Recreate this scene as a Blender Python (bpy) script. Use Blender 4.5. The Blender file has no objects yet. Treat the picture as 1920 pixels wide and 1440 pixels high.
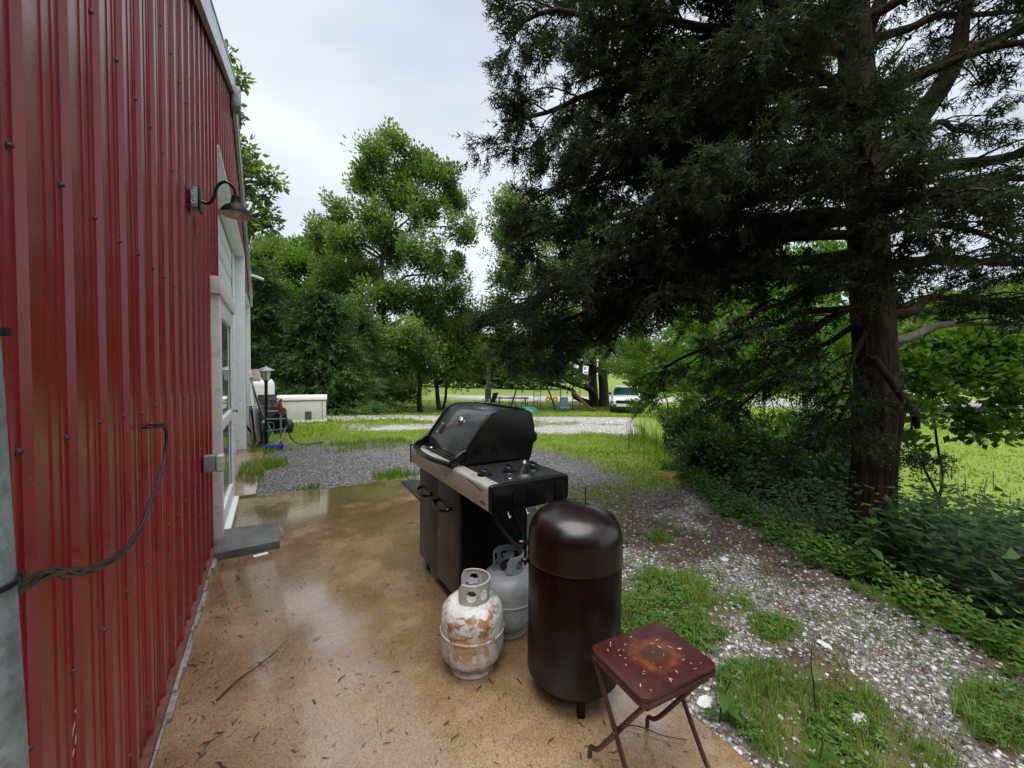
import bpy, bmesh, math, random
import numpy as np
from mathutils import Vector, Matrix
random.seed(7)
RNG = np.random.default_rng(11)
R = math.radians
scene = bpy.context.scene
COL = scene.collection

# ------------------------------------------------------------------ camera
CAM_H, YAW, PITCH, ROLL = 1.46, R(31.4), R(1.8), R(0.6)
fw = Vector((math.sin(YAW) * math.cos(PITCH), math.cos(YAW) * math.cos(PITCH), -math.sin(PITCH)))
rt = Vector((math.cos(YAW), -math.sin(YAW), 0))
up = rt.cross(fw)
rt2 = math.cos(ROLL) * rt + math.sin(ROLL) * up
up2 = -math.sin(ROLL) * rt + math.cos(ROLL) * up
cam_d = bpy.data.cameras.new('camera')
cam_d.sensor_width = 36.0
cam_d.lens = 13.875
cam_d.clip_start = 0.03
cam_d.clip_end = 2000
cam = bpy.data.objects.new('camera', cam_d)
COL.objects.link(cam)
m3 = Matrix((rt2, up2, -fw)).transposed()
cam.matrix_world = Matrix.Translation((0, 0, CAM_H)) @ m3.to_4x4()
scene.camera = cam

# ------------------------------------------------------------------ sky (rain overcast) and the weak, very soft sun behind it
SUN_EL, SUN_AZ = R(76), R(-140)          # azimuth measured from +Y towards +X
world = bpy.data.worlds.new('World')
scene.world = world
world.use_nodes = True
wt = world.node_tree
wt.nodes.clear()
def wn(kind, **kw):
    n = wt.nodes.new(kind)
    for k, v in kw.items():
        setattr(n, k, v)
    return n
w_out = wn('ShaderNodeOutputWorld')
w_sky = wn('ShaderNodeTexSky', sky_type='NISHITA', sun_disc=False, sun_elevation=SUN_EL, sun_rotation=SUN_AZ)
w_bg1 = wn('ShaderNodeBackground')
w_bg1.inputs['Strength'].default_value = 0.06
wt.links.new(w_sky.outputs[0], w_bg1.inputs['Color'])
w_tc = wn('ShaderNodeTexCoord')
w_map = wn('ShaderNodeMapping')
w_map.inputs['Scale'].default_value = (1.0, 1.0, 2.2)
w_map.inputs['Rotation'].default_value = (0.3, 0.2, 0.9)
wt.links.new(w_tc.outputs['Generated'], w_map.inputs['Vector'])
w_n = wn('ShaderNodeTexNoise')
w_n.inputs['Scale'].default_value = 1.7
w_n.inputs['Detail'].default_value = 3
w_n.inputs['Roughness'].default_value = 0.5
w_n.inputs['Distortion'].default_value = 0.3
wt.links.new(w_map.outputs[0], w_n.inputs['Vector'])
w_r = wn('ShaderNodeValToRGB')
w_r.color_ramp.elements[0].position = 0.32
w_r.color_ramp.elements[0].color = (0.60, 0.66, 0.76, 1)
w_r.color_ramp.elements[1].position = 0.68
w_r.color_ramp.elements[1].color = (0.90, 0.95, 1.0, 1)
wt.links.new(w_n.outputs['Fac'], w_r.inputs['Fac'])
w_bg2 = wn('ShaderNodeBackground')
w_bg2.inputs['Strength'].default_value = 0.39
wt.links.new(w_r.outputs['Color'], w_bg2.inputs['Color'])
w_mix = wn('ShaderNodeMixShader')
w_mix.inputs[0].default_value = 0.93
wt.links.new(w_bg1.outputs[0], w_mix.inputs[1])
wt.links.new(w_bg2.outputs[0], w_mix.inputs[2])
wt.links.new(w_mix.outputs[0], w_out.inputs['Surface'])

sun_d = bpy.data.lights.new('sun', 'SUN')
sun_d.energy = 1.5
sun_d.angle = R(60)
sun_d.color = (1.0, 0.975, 0.93)
sun = bpy.data.objects.new('sun', sun_d)
COL.objects.link(sun)
sdir = Vector((math.sin(SUN_AZ) * math.cos(SUN_EL), math.cos(SUN_AZ) * math.cos(SUN_EL), math.sin(SUN_EL)))
sun.rotation_euler = sdir.to_track_quat('Z', 'Y').to_euler()
sun.location = sdir * 30

vs = scene.view_settings
vs.view_transform = 'Standard'
vs.look = 'None'
vs.exposure = 1.52
vs.gamma = 1.0
vs.use_curve_mapping = False
scene.cycles.max_bounces = 7
scene.cycles.diffuse_bounces = 3
scene.cycles.glossy_bounces = 3
scene.cycles.transmission_bounces = 5
scene.cycles.transparent_max_bounces = 8
scene.cycles.use_denoising = True

# ------------------------------------------------------------------ helpers
def obj(name, me, mat=None, parent=None, loc=None, rot=None):
    o = bpy.data.objects.new(name, me)
    COL.objects.link(o)
    if mat is not None and me is not None and not me.materials:
        me.materials.append(mat)
    if parent is not None:
        o.parent = parent
    if loc is not None:
        o.location = loc
    if rot is not None:
        o.rotation_euler = rot
    return o

def tag(o, label=None, cat=None, group=None, kind=None):
    if label: o['label'] = label
    if cat: o['category'] = cat
    if group: o['group'] = group
    if kind: o['kind'] = kind
    return o

def thing(name, label, cat, loc=(0, 0, 0), rz=0.0, group=None):
    o = bpy.data.objects.new(name, None)
    o.empty_display_size = 0.1
    COL.objects.link(o)
    o.location = loc
    o.rotation_euler = (0, 0, rz)
    return tag(o, label, cat, group)

class MB:
    """collects boxes, tubes, lathes and prisms into one mesh"""
    def __init__(s):
        s.v = []; s.f = []
    def add(s, verts, faces):
        b = len(s.v)
        s.v.extend([tuple(p) for p in verts])
        s.f.extend([tuple(i + b for i in f) for f in faces])
        return s
    def box(s, x0, x1, y0, y1, z0, z1):
        return s.add([(x0,y0,z0),(x1,y0,z0),(x1,y1,z0),(x0,y1,z0),(x0,y0,z1),(x1,y0,z1),(x1,y1,z1),(x0,y1,z1)],
                     [(0,3,2,1),(4,5,6,7),(0,1,5,4),(1,2,6,5),(2,3,7,6),(3,0,4,7)])
    def tube(s, pts, r, seg=8, caps=True):
        pts = [Vector(p) for p in pts]
        n = len(pts)
        rs = r if isinstance(r, (list, tuple, np.ndarray)) else [r] * n
        t = (pts[1] - pts[0]).normalized()
        a = Vector((0, 0, 1)) if abs(t.z) < 0.9 else Vector((1, 0, 0))
        nrm = t.cross(a).normalized()
        vs_, fs = [], []
        for i, p in enumerate(pts):
            if i == 0: tt = pts[1] - pts[0]
            elif i == n - 1: tt = pts[-1] - pts[-2]
            else: tt = (pts[i + 1] - pts[i]).normalized() + (pts[i] - pts[i - 1]).normalized()
            tt = tt.normalized() if tt.length > 1e-9 else t
            nrm = (nrm - tt * nrm.dot(tt))
            nrm = nrm.normalized() if nrm.length > 1e-6 else tt.orthogonal().normalized()
            bn = tt.cross(nrm)
            for k in range(seg):
                an = 2 * math.pi * k / seg
                vs_.append(p + (nrm * math.cos(an) + bn * math.sin(an)) * float(rs[i]))
        for i in range(n - 1):
            for k in range(seg):
                k2 = (k + 1) % seg
                fs.append((i*seg+k, i*seg+k2, (i+1)*seg+k2, (i+1)*seg+k))
        if caps:
            fs.append(tuple(range(seg - 1, -1, -1)))
            fs.append(tuple((n - 1) * seg + k for k in range(seg)))
        return s.add(vs_, fs)
    def lathe(s, prof, seg=32, c=(0, 0, 0), axis='z', a0=0.0, a1=2 * math.pi):
        full = abs(a1 - a0 - 2 * math.pi) < 1e-6
        m = seg if full else seg + 1
        vs_, fs = [], []
        for (r, z) in prof:
            for k in range(m):
                an = a0 + (a1 - a0) * k / seg
                x, y = r * math.cos(an), r * math.sin(an)
                p = (x, y, z) if axis == 'z' else ((z, x, y) if axis == 'x' else (y, z, x))
                vs_.append((p[0] + c[0], p[1] + c[1], p[2] + c[2]))
        for i in range(len(prof) - 1):
            for k in range(seg):
                k2 = (k + 1) % m if full else k + 1
                fs.append((i*m+k, i*m+k2, (i+1)*m+k2, (i+1)*m+k))
        return s.add(vs_, fs)
    def prism(s, poly, lo, hi, axis='z'):
        """extrude a 2-D outline: axis z -> (x,y), axis y -> (x,z), axis x -> (y,z)"""
        n = len(poly)
        def P(a, b, h):
            return (a, b, h) if axis == 'z' else ((a, h, b) if axis == 'y' else (h, a, b))
        vs_ = [P(a, b, lo) for a, b in poly] + [P(a, b, hi) for a, b in poly]
        fs = [tuple(range(n - 1, -1, -1)), tuple(range(n, 2 * n))]
        fs += [(i, (i + 1) % n, n + (i + 1) % n, n + i) for i in range(n)]
        return s.add(vs_, fs)
    def mesh(s, name, smooth=None, bevel=0.0, bseg=2):
        me = bpy.data.meshes.new(name)
        me.from_pydata(s.v, [], s.f)
        bm = bmesh.new(); bm.from_mesh(me)
        bmesh.ops.remove_doubles(bm, verts=bm.verts, dist=1e-6)
        bmesh.ops.recalc_face_normals(bm, faces=bm.faces)
        if bevel:
            es = [e for e in bm.edges if len(e.link_faces) == 2 and e.calc_face_angle(0) > 0.6]
            bmesh.ops.bevel(bm, geom=es, offset=bevel, segments=bseg, affect='EDGES', profile=0.6, clamp_overlap=True)
        bm.to_mesh(me); bm.free()
        if smooth is not None or bevel:
            me.polygons.foreach_set('use_smooth', [True] * len(me.polygons))
            me.set_sharp_from_angle(angle=R(smooth if smooth is not None else 50))
        return me
    def build(s, name, mat, parent=None, smooth=None, bevel=0.0, bseg=2, loc=None, rot=None):
        return obj(name, s.mesh(name, smooth, bevel, bseg), mat, parent, loc, rot)

def arc(cx, cy, r, a0, a1, n):
    return [(cx + r * math.cos(a0 + (a1 - a0) * i / n), cy + r * math.sin(a0 + (a1 - a0) * i / n)) for i in range(n + 1)]
def rrect(x0, x1, y0, y1, r, n=5):
    return (arc(x1 - r, y1 - r, r, 0, math.pi/2, n) + arc(x0 + r, y1 - r, r, math.pi/2, math.pi, n)
            + arc(x0 + r, y0 + r, r, math.pi, 1.5*math.pi, n) + arc(x1 - r, y0 + r, r, 1.5*math.pi, 2*math.pi, n))
def bez(p0, p1, p2, p3, n=12):
    out = []
    for i in range(n + 1):
        t = i / n; u = 1 - t
        out.append(tuple(u**3*a + 3*u*u*t*b + 3*u*t*t*c + t**3*d for a, b, c, d in zip(p0, p1, p2, p3)))
    return out
def smooth_path(pts, k=4):
    """Catmull-Rom through the points"""
    P = [Vector(p) for p in pts]
    P = [P[0] * 2 - P[1]] + P + [P[-1] * 2 - P[-2]]
    out = []
    for i in range(1, len(P) - 2):
        for j in range(k):
            t = j / k
            a, b, c, d = P[i-1], P[i], P[i+1], P[i+2]
            out.append(0.5 * ((2*b) + (c - a)*t + (2*a - 5*b + 4*c - d)*t*t + (3*b - a - 3*c + d)*t**3))
    out.append(P[-2])
    return out

def np_mesh(name, V, F, mat, attr=None):
    """fast mesh from arrays; F is (n,3) or (n,4); attr = per-vertex float called tint"""
    me = bpy.data.meshes.new(name)
    nv, nf, k = len(V), len(F), F.shape[1]
    me.vertices.add(nv); me.vertices.foreach_set('co', np.ascontiguousarray(V, dtype=np.float32).ravel())
    me.loops.add(nf * k); me.loops.foreach_set('vertex_index', np.ascontiguousarray(F, dtype=np.int32).ravel())
    me.polygons.add(nf)
    me.polygons.foreach_set('loop_start', np.arange(0, nf * k, k, dtype=np.int32))
    me.polygons.foreach_set('loop_total', np.full(nf, k, dtype=np.int32))
    me.update(calc_edges=True)
    if attr is not None:
        a = me.attributes.new('tint', 'FLOAT', 'POINT')
        a.data.foreach_set('value', np.ascontiguousarray(attr, dtype=np.float32))
    if mat is not None:
        me.materials.append(mat)
    return me

def scatter(name, TV, TF, pos, rot, scl, mat, tint=None):
    """many small copies of one template baked into a single mesh"""
    TV = np.asarray(TV, float); TF = np.asarray(TF, int)
    n, k = len(pos), len(TV)
    scl = np.asarray(scl, float)
    if scl.ndim == 1: scl = scl[:, None].repeat(3, 1)
    V = TV[None, :, :] * scl[:, None, :]
    V = np.einsum('nij,nkj->nki', rot, V) + np.asarray(pos)[:, None, :]
    F = TF[None, :, :] + (np.arange(n) * k)[:, None, None]
    if tint is None: tint = RNG.random(n)
    return np_mesh(name, V.reshape(-1, 3), F.reshape(-1, TF.shape[1]), mat, np.repeat(tint, k))

def rot_z(a):
    c, s_ = np.cos(a), np.sin(a); z = np.zeros_like(a); o = np.ones_like(a)
    return np.stack([np.stack([c, -s_, z], -1), np.stack([s_, c, z], -1), np.stack([z, z, o], -1)], -2)
def rot_x(a):
    c, s_ = np.cos(a), np.sin(a); z = np.zeros_like(a); o = np.ones_like(a)
    return np.stack([np.stack([o, z, z], -1), np.stack([z, c, -s_], -1), np.stack([z, s_, c], -1)], -2)
def rot_rand(n, tilt=0.6):
    return rot_z(RNG.random(n) * 6.283) @ rot_x(RNG.normal(0, tilt, n)) @ rot_z(RNG.random(n) * 6.283)
def rot_along(d):
    """frames whose Y axis follows the directions d"""
    d = d / np.linalg.norm(d, axis=1, keepdims=True)
    ref = RNG.normal(size=d.shape)
    x = np.cross(ref, d); x /= np.linalg.norm(x, axis=1, keepdims=True) + 1e-9
    z = np.cross(x, d)
    return np.stack([x, d, z], -1)

_perm = RNG.random((257, 257))
def vnoise(x, y, s=1.0):
    x = np.asarray(x, float) / s + 40.3; y = np.asarray(y, float) / s + 71.7
    xi, yi = np.floor(x).astype(int), np.floor(y).astype(int)
    fx, fy = x - xi, y - yi
    fx = fx * fx * (3 - 2 * fx); fy = fy * fy * (3 - 2 * fy)
    g = lambda a, b: _perm[a % 256, b % 256]
    return (g(xi, yi) * (1 - fx) + g(xi + 1, yi) * fx) * (1 - fy) + (g(xi, yi + 1) * (1 - fx) + g(xi + 1, yi + 1) * fx) * fy
def fbm(x, y, s=1.0, o=4):
    t = 0; a = 0.5
    for i in range(o):
        t = t + a * vnoise(np.asarray(x) + 13.1 * i, np.asarray(y) - 7.7 * i, s / 2**i); a *= 0.5
    return t / (1 - 0.5**o)
def sst(a, b, t):
    t = np.clip((np.asarray(t, float) - a) / (b - a), 0, 1)
    return t * t * (3 - 2 * t)

# ------------------------------------------------------------------ materials
class NT:
    def __init__(s, name):
        s.m = bpy.data.materials.new(name); s.m.use_nodes = True
        s.t = s.m.node_tree; s.t.nodes.clear()
        s.out = s.n('ShaderNodeOutputMaterial')
        s.p = s.n('ShaderNodeBsdfPrincipled')
        s.l(s.p.outputs[0], s.out.inputs['Surface'])
        s.tc = s.n('ShaderNodeTexCoord')
    def n(s, kind, **kw):
        x = s.t.nodes.new(kind)
        for k, v in kw.items(): setattr(x, k, v)
        return x
    def l(s, a, b): s.t.links.new(a, b)
    def map(s, scale=(1, 1, 1), src='Object'):
        m = s.n('ShaderNodeMapping'); m.inputs['Scale'].default_value = scale
        s.l(s.tc.outputs[src], m.inputs['Vector']); return m.outputs[0]
    def noise(s, scale, detail=4, rough=0.55, vec=None, dist=0.0):
        x = s.n('ShaderNodeTexNoise')
        x.inputs['Scale'].default_value = scale; x.inputs['Detail'].default_value = detail
        x.inputs['Roughness'].default_value = rough; x.inputs['Distortion'].default_value = dist
        s.l(vec if vec is not None else s.tc.outputs['Object'], x.inputs['Vector'])
        return x.outputs['Fac']
    def voro(s, scale, vec=None, out='Color', feature='F1'):
        x = s.n('ShaderNodeTexVoronoi', feature=feature); x.inputs['Scale'].default_value = scale
        s.l(vec if vec is not None else s.tc.outputs['Object'], x.inputs['Vector'])
        return x.outputs[out]
    def ramp(s, fac, stops, interp='LINEAR'):
        x = s.n('ShaderNodeValToRGB'); cr = x.color_ramp; cr.interpolation = interp
        while len(cr.elements) < len(stops): cr.elements.new(0.5)
        for e, (p, c) in zip(cr.elements, stops):
            e.position = p; e.color = (c, c, c, 1) if isinstance(c, (int, float)) else (*c, 1)
        s.l(fac, x.inputs['Fac']); return x.outputs['Color']
    def mix(s, fac, a, b, mode='MIX'):
        x = s.n('ShaderNodeMix', data_type='RGBA', blend_type=mode)
        for i, v in ((0, fac), (6, a), (7, b)):
            if isinstance(v, (int, float)): x.inputs[i].default_value = v if i == 0 else (v, v, v, 1)
            elif isinstance(v, tuple): x.inputs[i].default_value = (*v, 1)
            else: s.l(v, x.inputs[i])
        return x.outputs[2]
    def math(s, op, a, b=0.0, clamp=False):
        x = s.n('ShaderNodeMath', operation=op, use_clamp=clamp)
        for i, v in ((0, a), (1, b)):
            if isinstance(v, (int, float)): x.inputs[i].default_value = v
            else: s.l(v, x.inputs[i])
        return x.outputs[0]
    def sep(s, vec):
        x = s.n('ShaderNodeSeparateXYZ'); s.l(vec, x.inputs[0]); return x.outputs
    def attr(s, name, out='Fac'):
        x = s.n('ShaderNodeAttribute', attribute_name=name); return x.outputs[out]
    def bump(s, h, strength=0.3, dist=0.01):
        x = s.n('ShaderNodeBump'); x.inputs['Strength'].default_value = strength; x.inputs['Distance'].default_value = dist
        s.l(h, x.inputs['Height']); s.l(x.outputs[0], s.p.inputs['Normal'])
    def set(s, **kw):
        names = dict(color='Base Color', rough='Roughness', metal='Metallic', spec='Specular IOR Level', coat='Coat Weight',
                     coatr='Coat Roughness', ior='IOR', trans='Transmission Weight', alpha='Alpha')
        for k, v in kw.items():
            i = s.p.inputs[names[k]]
            if isinstance(v, (int, float)): i.default_value = v
            elif isinstance(v, tuple): i.default_value = (*v, 1)
            else: s.l(v, i)
        return s

def M(name, color, rough=0.5, metal=0.0, var=0.12, scale=6.0, bump=0.08, bscale=60.0, coat=0.0, dirt=None, dirt_amt=0.5, spec=0.5):
    t = NT(name)
    f = t.noise(scale, 5, 0.6)
    lo = tuple(c * (1 - var) for c in color); hi = tuple(min(1, c * (1 + var)) for c in color)
    c = t.ramp(f, [(0.3, lo), (0.7, hi)])
    if dirt is not None:
        d = t.ramp(t.noise(scale * 2.3, 7, 0.7), [(0.62 - dirt_amt * 0.2, 0.0), (0.75, 1.0)])
        c = t.mix(d, c, dirt)
    r = t.ramp(t.noise(scale * 1.7, 4), [(0.3, max(0.02, rough * 0.8)), (0.7, min(1, rough * 1.25))])
    t.set(color=c, rough=r, metal=metal, coat=coat, spec=spec)
    if bump: t.bump(t.noise(bscale, 4), bump, 0.004)
    return t.m

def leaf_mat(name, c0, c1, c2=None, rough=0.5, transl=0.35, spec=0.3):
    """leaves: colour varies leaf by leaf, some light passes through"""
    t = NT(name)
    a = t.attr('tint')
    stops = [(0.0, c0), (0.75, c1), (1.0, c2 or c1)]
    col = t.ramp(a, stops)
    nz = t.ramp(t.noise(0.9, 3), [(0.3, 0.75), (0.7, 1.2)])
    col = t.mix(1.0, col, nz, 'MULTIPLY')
    t.set(color=col, rough=rough, spec=spec)
    tr = t.n('ShaderNodeBsdfTranslucent')
    t.l(t.mix(1.0, col, (1.25, 1.35, 0.6), 'MULTIPLY'), tr.inputs['Color'])
    mx = t.n('ShaderNodeMixShader'); mx.inputs[0].default_value = transl
    t.l(t.p.outputs[0], mx.inputs[1]); t.l(tr.outputs[0], mx.inputs[2])
    t.l(mx.outputs[0], t.out.inputs['Surface'])
    return t.m

MAT = {}
def red_paint():
    t = NT('red_wall_paint')
    v = t.noise(1.2, 5); st = t.noise(3.0, 4, 0.6, t.map((6, 6, 0.5)))
    c = t.ramp(v, [(0.3, (0.21, 0.009, 0.012)), (0.7, (0.27, 0.013, 0.016))])
    c = t.mix(t.ramp(st, [(0.55, 0.0), (0.8, 0.35)]), c, (0.12, 0.02, 0.02))
    spots = t.ramp(t.voro(26, out='Distance'), [(0.0, 1.0), (0.09, 0.0)])
    t.set(color=c, rough=t.ramp(t.noise(5, 4), [(0.3, 0.24), (0.7, 0.34)]), spec=0.75, coat=0.0)
    t.bump(spots, 0.25, 0.003)
    return t.m
MAT['red'] = red_paint()
MAT['red_flat'] = M('red_trim_paint', (0.3, 0.02, 0.025), 0.35)
MAT['white_trim'] = M('white_trim_paint', (0.79, 0.81, 0.83), 0.42, var=0.05, dirt=(0.42, 0.4, 0.37), dirt_amt=0.2, bump=0.04)
MAT['weather_white'] = M('weathered_white_timber', (0.72, 0.69, 0.68), 0.6, var=0.1, dirt=(0.34, 0.29, 0.26), dirt_amt=0.4, bscale=25, bump=0.2)
MAT['galv'] = M('galvanised_steel', (0.5, 0.54, 0.57), 0.38, metal=0.75, var=0.16, scale=9, bump=0.05)
MAT['galv_old'] = M('weathered_galvanised_post', (0.34, 0.38, 0.41), 0.5, metal=0.55, var=0.3, scale=14, dirt=(0.1, 0.11, 0.12), dirt_amt=0.7, bump=0.1)
MAT['screw'] = M('screw_steel', (0.1, 0.07, 0.06), 0.5, metal=0.6, bump=0)
MAT['black_plastic'] = M('black_plastic', (0.012, 0.012, 0.013), 0.38, var=0.2)
MAT['black_gloss'] = M('black_enamel', (0.004, 0.004, 0.0045), 0.18, var=0.2, bump=0.02, bscale=30, coat=0.1, spec=0.35)
MAT['black_matte'] = M('black_painted_steel', (0.005, 0.005, 0.006), 0.6, var=0.25, spec=0.12)
MAT['rubber'] = M('black_rubber', (0.02, 0.02, 0.022), 0.75, var=0.25)
MAT['chrome'] = M('polished_metal', (0.75, 0.76, 0.78), 0.12, metal=1.0, var=0.04, bump=0)
MAT['brass'] = M('brass', (0.55, 0.4, 0.16), 0.3, metal=1.0, bump=0)
MAT['grey_pvc'] = M('grey_conduit_plastic', (0.22, 0.22, 0.24), 0.5, var=0.08)
MAT['slate'] = M('grey_step_pad', (0.11, 0.115, 0.115), 0.36, var=0.3, scale=9, dirt=(0.17, 0.175, 0.17), dirt_amt=0.6, bump=0.15, bscale=40)
MAT['white_plastic'] = M('off_white_casing', (0.74, 0.73, 0.68), 0.4, var=0.05, dirt=(0.5, 0.47, 0.4), dirt_amt=0.15)
MAT['tank_white'] = M('white_tank_paint', (0.78, 0.79, 0.8), 0.35, var=0.04)
MAT['green_plastic'] = M('green_plastic', (0.01, 0.15, 0.11), 0.35, var=0.15)
MAT['green_pale'] = M('pale_green_plastic', (0.16, 0.42, 0.38), 0.4, var=0.1)
MAT['blue_plastic'] = M('blue_plastic', (0.012, 0.025, 0.42), 0.35, var=0.12)
MAT['hydrant_red'] = M('weathered_red_iron', (0.22, 0.025, 0.015), 0.5, var=0.25, dirt=(0.1, 0.03, 0.02))
MAT['pipe'] = M('grey_pipe', (0.2, 0.22, 0.23), 0.45, metal=0.5)
MAT['hose_grey'] = M('grey_hose', (0.32, 0.31, 0.29), 0.5, var=0.2, scale=20)
MAT['hose_black'] = M('black_hose', (0.014, 0.014, 0.015), 0.35, var=0.2)
def glass(name, tintc=(0.9, 0.95, 0.95), rough=0.03):
    t = NT(name); t.set(color=tintc, rough=rough, trans=1.0, ior=1.45)
    return t.m
MAT['glass'] = glass('clear_glass')
MAT['dark_glass'] = M('dark_window_glass', (0.02, 0.03, 0.035), 0.05, var=0.2, bump=0, spec=0.8)
MAT['blind'] = M('pale_curtain_behind_glass', (0.28, 0.33, 0.33), 0.15, var=0.2, bump=0, coat=1.0)
# ================================================================== SETTING
BY = np.array([-6, -2, .3, .645, 1.08, 1.51, 2.63, 3.85, 6, 10, 16, 30.0])
BXX = np.array([2.4, 2.7, 3.17, 3.32, 3.5, 3.62, 4.27, 5.1, 6.9, 10.8, 17, 40.0])
def bank(y): return np.interp(y, BY, BXX)
def depth(x, y): return .521 * np.asarray(x, float) + .853 * np.asarray(y, float)
SLAB = (-0.44, 1.53, -3.0, 5.30)
def terr(x, y):
    x = np.asarray(x, float); y = np.asarray(y, float)
    d = depth(x, y)
    zf = -1.0 * sst(11, 24, d) - .4 * sst(24, 54, d)
    zb = -1.35 * sst(0, 7.5, x - bank(y))
    return np.minimum(zf, zb)
def relief(x, y):
    """terrain plus small unevenness, calm near the slab and the building"""
    x = np.asarray(x, float); y = np.asarray(y, float)
    out = np.maximum(np.maximum(SLAB[0] - x, x - SLAB[1]), np.maximum(SLAB[2] - y, y - SLAB[3]))
    k = sst(0.05, 1.2, out)
    return terr(x, y) - 0.03 + k * (0.05 * (fbm(x, y, 1.1) - 0.5) + 0.015) + sst(30, 60, depth(x, y)) * 0.6 * (fbm(x, y, 14) - 0.5)

GRASS_SPOTS = [(2.15, 1.55, .5, .36), (1.72, 1.62, .28, .42), (1.95, .82, .34, .26), (2.2, .72, .3, .2), (2.7, .32, .35, .16), (1.95, .45, .4, .25), (1.75, .2, .4, .3),
               (3.0, 2.25, .16, .12), (-.08, 7.15, .32, .36), (-.25, 6.4, .14, .5), (.38, 5.5, .24, .13), (1.5, 5.55, .34, .2), (-.1, 8.2, .25, .2), (4.4, 3.4, .25, .3), (2.45, 1.12, .2, .12)]
def zones(x, y):
    """weights: white stone, dark gravel, grass, needle litter"""
    x = np.asarray(x, float); y = np.asarray(y, float)
    d = depth(x, y); n1 = fbm(x, y, 1.6); n2 = fbm(x + 9, y - 4, 0.5); n3 = fbm(x, y, 5.0)
    dd = d + 1.6 * (n1 - .5) + 1.2 * (n3 - .5)
    dark = sst(3.9, 4.5, d) * (1 - sst(7.1, 8.8, dd + 1.8 * (n2 - .5))) * (1 - sst(3.5, 4.6, x + 1.6 * (n1 - .5))) * sst(4.2, 5.0, y + .25 * x)
    strip = sst(9.6, 10.1, dd) * (1 - sst(10.7, 11.1, dd)) * sst(1.2, 2.0, x) + sst(11.6, 12.1, dd) * (1 - sst(14.5, 15.5, dd))
    strip = strip + sst(9.0, 9.6, dd) * (1 - sst(14.2, 15.2, dd)) * sst(3.4, 4.2, x)
    drive = sst(34, 35.5, d + .06 * (x - 20)**2 / 4 * .1 + 3 * (n3 - .5)) * (1 - sst(45, 47, d + 3 * (n3 - .5))) * sst(14, 18, x)
    path = sst(1.5, 1.56, x) * (1 - sst(-.12, .1, x - bank(y) + .3 * (n2 - .5))) * (1 - .96 * sst(2.7, 3.6, y + .9 * (n1 - .5)))
    strip = strip * (.45 + .55 * sst(.36, .56, fbm(x * .6 + 2, y + 31, 1.3))) * (1 - sst(-.3, .6, x - bank(y)))
    gs = np.zeros_like(x)
    for cx, cy, rx, ry in GRASS_SPOTS:
        q = ((x - cx) / rx)**2 + ((y - cy) / ry)**2
        gs = np.maximum(gs, 1 - sst(.45, 1.15, q + 2.2 * (n2 - .5)))
    white = np.clip(strip + drive, 0, 1)
    white = np.maximum(white, path)
    litter = path * sst(.43, .56, fbm(x * .8 + 3, y + 8, .55)) 
    white = white * (1 - gs) * (1 - .85 * litter)
    dark = dark * (1 - gs)
    grass = np.clip(1 - white - dark - litter, 0, 1)
    grass = np.maximum(grass * (1 - path * (1 - gs)), gs)
    return white, dark, grass, litter

def grid(xs, ys):
    X, Y = np.meshgrid(xs, ys)
    nx, ny = len(xs), len(ys)
    i = np.arange(nx * ny).reshape(ny, nx)
    F = np.stack([i[:-1, :-1], i[:-1, 1:], i[1:, 1:], i[1:, :-1]], -1).reshape(-1, 4)
    return X.ravel(), Y.ravel(), F
def axis_pts(lo, a, b, hi, fine):
    g = [a]
    st = fine
    left = []
    p = a
    while p > lo:
        st *= 1.09; p -= st; left.append(p)
    right = []
    p = b; st = fine
    while p < hi:
        st *= 1.09; p += st; right.append(p)
    return np.array(left[::-1] + list(np.arange(a, b, fine)) + [b] + right)
gx = axis_pts(-300, -.6, 7.0, 420, .075)
gy = axis_pts(-60, -.5, 12.0, 420, .075)
X, Y, F4 = grid(gx, gy)
Z = relief(X, Y)
g_white, g_dark, g_grass, g_lit = zones(X, Y)
def ground_mat():
    t = NT('ground')
    col = t.n('ShaderNodeAttribute', attribute_name='zone')
    s3 = t.n('ShaderNodeSeparateColor'); t.l(col.outputs['Color'], s3.inputs[0])
    wW, wD, wG = s3.outputs[0], s3.outputs[1], s3.outputs[2]
    soil = t.ramp(t.noise(9, 6, 0.7), [(0.3, (0.035, 0.022, 0.016)), (0.5, (0.07, 0.042, 0.03)), (0.72, (0.12, 0.075, 0.05))])
    vw = t.voro(38)
    stone = t.ramp(t.sep(vw)[0], [(0.0, (0.13, 0.11, 0.1)), (0.35, (0.3, 0.28, 0.26)), (0.75, (0.5, 0.49, 0.47)), (1.0, (0.62, 0.61, 0.6))])
    vd = t.voro(52)
    dark = t.ramp(t.sep(vd)[0], [(0.0, (0.035, 0.033, 0.034)), (0.5, (0.13, 0.122, 0.125)), (0.85, (0.22, 0.21, 0.21)), (1.0, (0.36, 0.34, 0.34))])
    gn = t.noise(3.2, 7, 0.72); gn2 = t.noise(0.35, 3)
    grass = t.ramp(gn, [(0.25, (0.10, 0.165, 0.014)), (0.5, (0.19, 0.28, 0.026)), (0.75, (0.29, 0.36, 0.05))])
    grass = t.mix(t.ramp(gn2, [(0.35, 0.0), (0.7, 0.55)]), grass, (0.24, 0.29, 0.04))
    grass = t.mix(t.ramp(t.noise(14, 3, 0.8), [(0.42, 0.55), (0.6, 0.0)]), grass, (0.05, 0.085, 0.012))
    c = t.mix(wG, soil, grass)
    c = t.mix(wD, c, dark)
    c = t.mix(wW, c, stone)
    t.set(color=c, rough=0.75, spec=0.3)
    h = t.math('ADD', t.math('MULTIPLY', t.voro(38, out='Distance'), 0.5), t.noise(30, 5, 0.7))
    t.bump(h, 0.8, 0.02)
    return t.m
MAT['ground'] = ground_mat()
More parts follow.
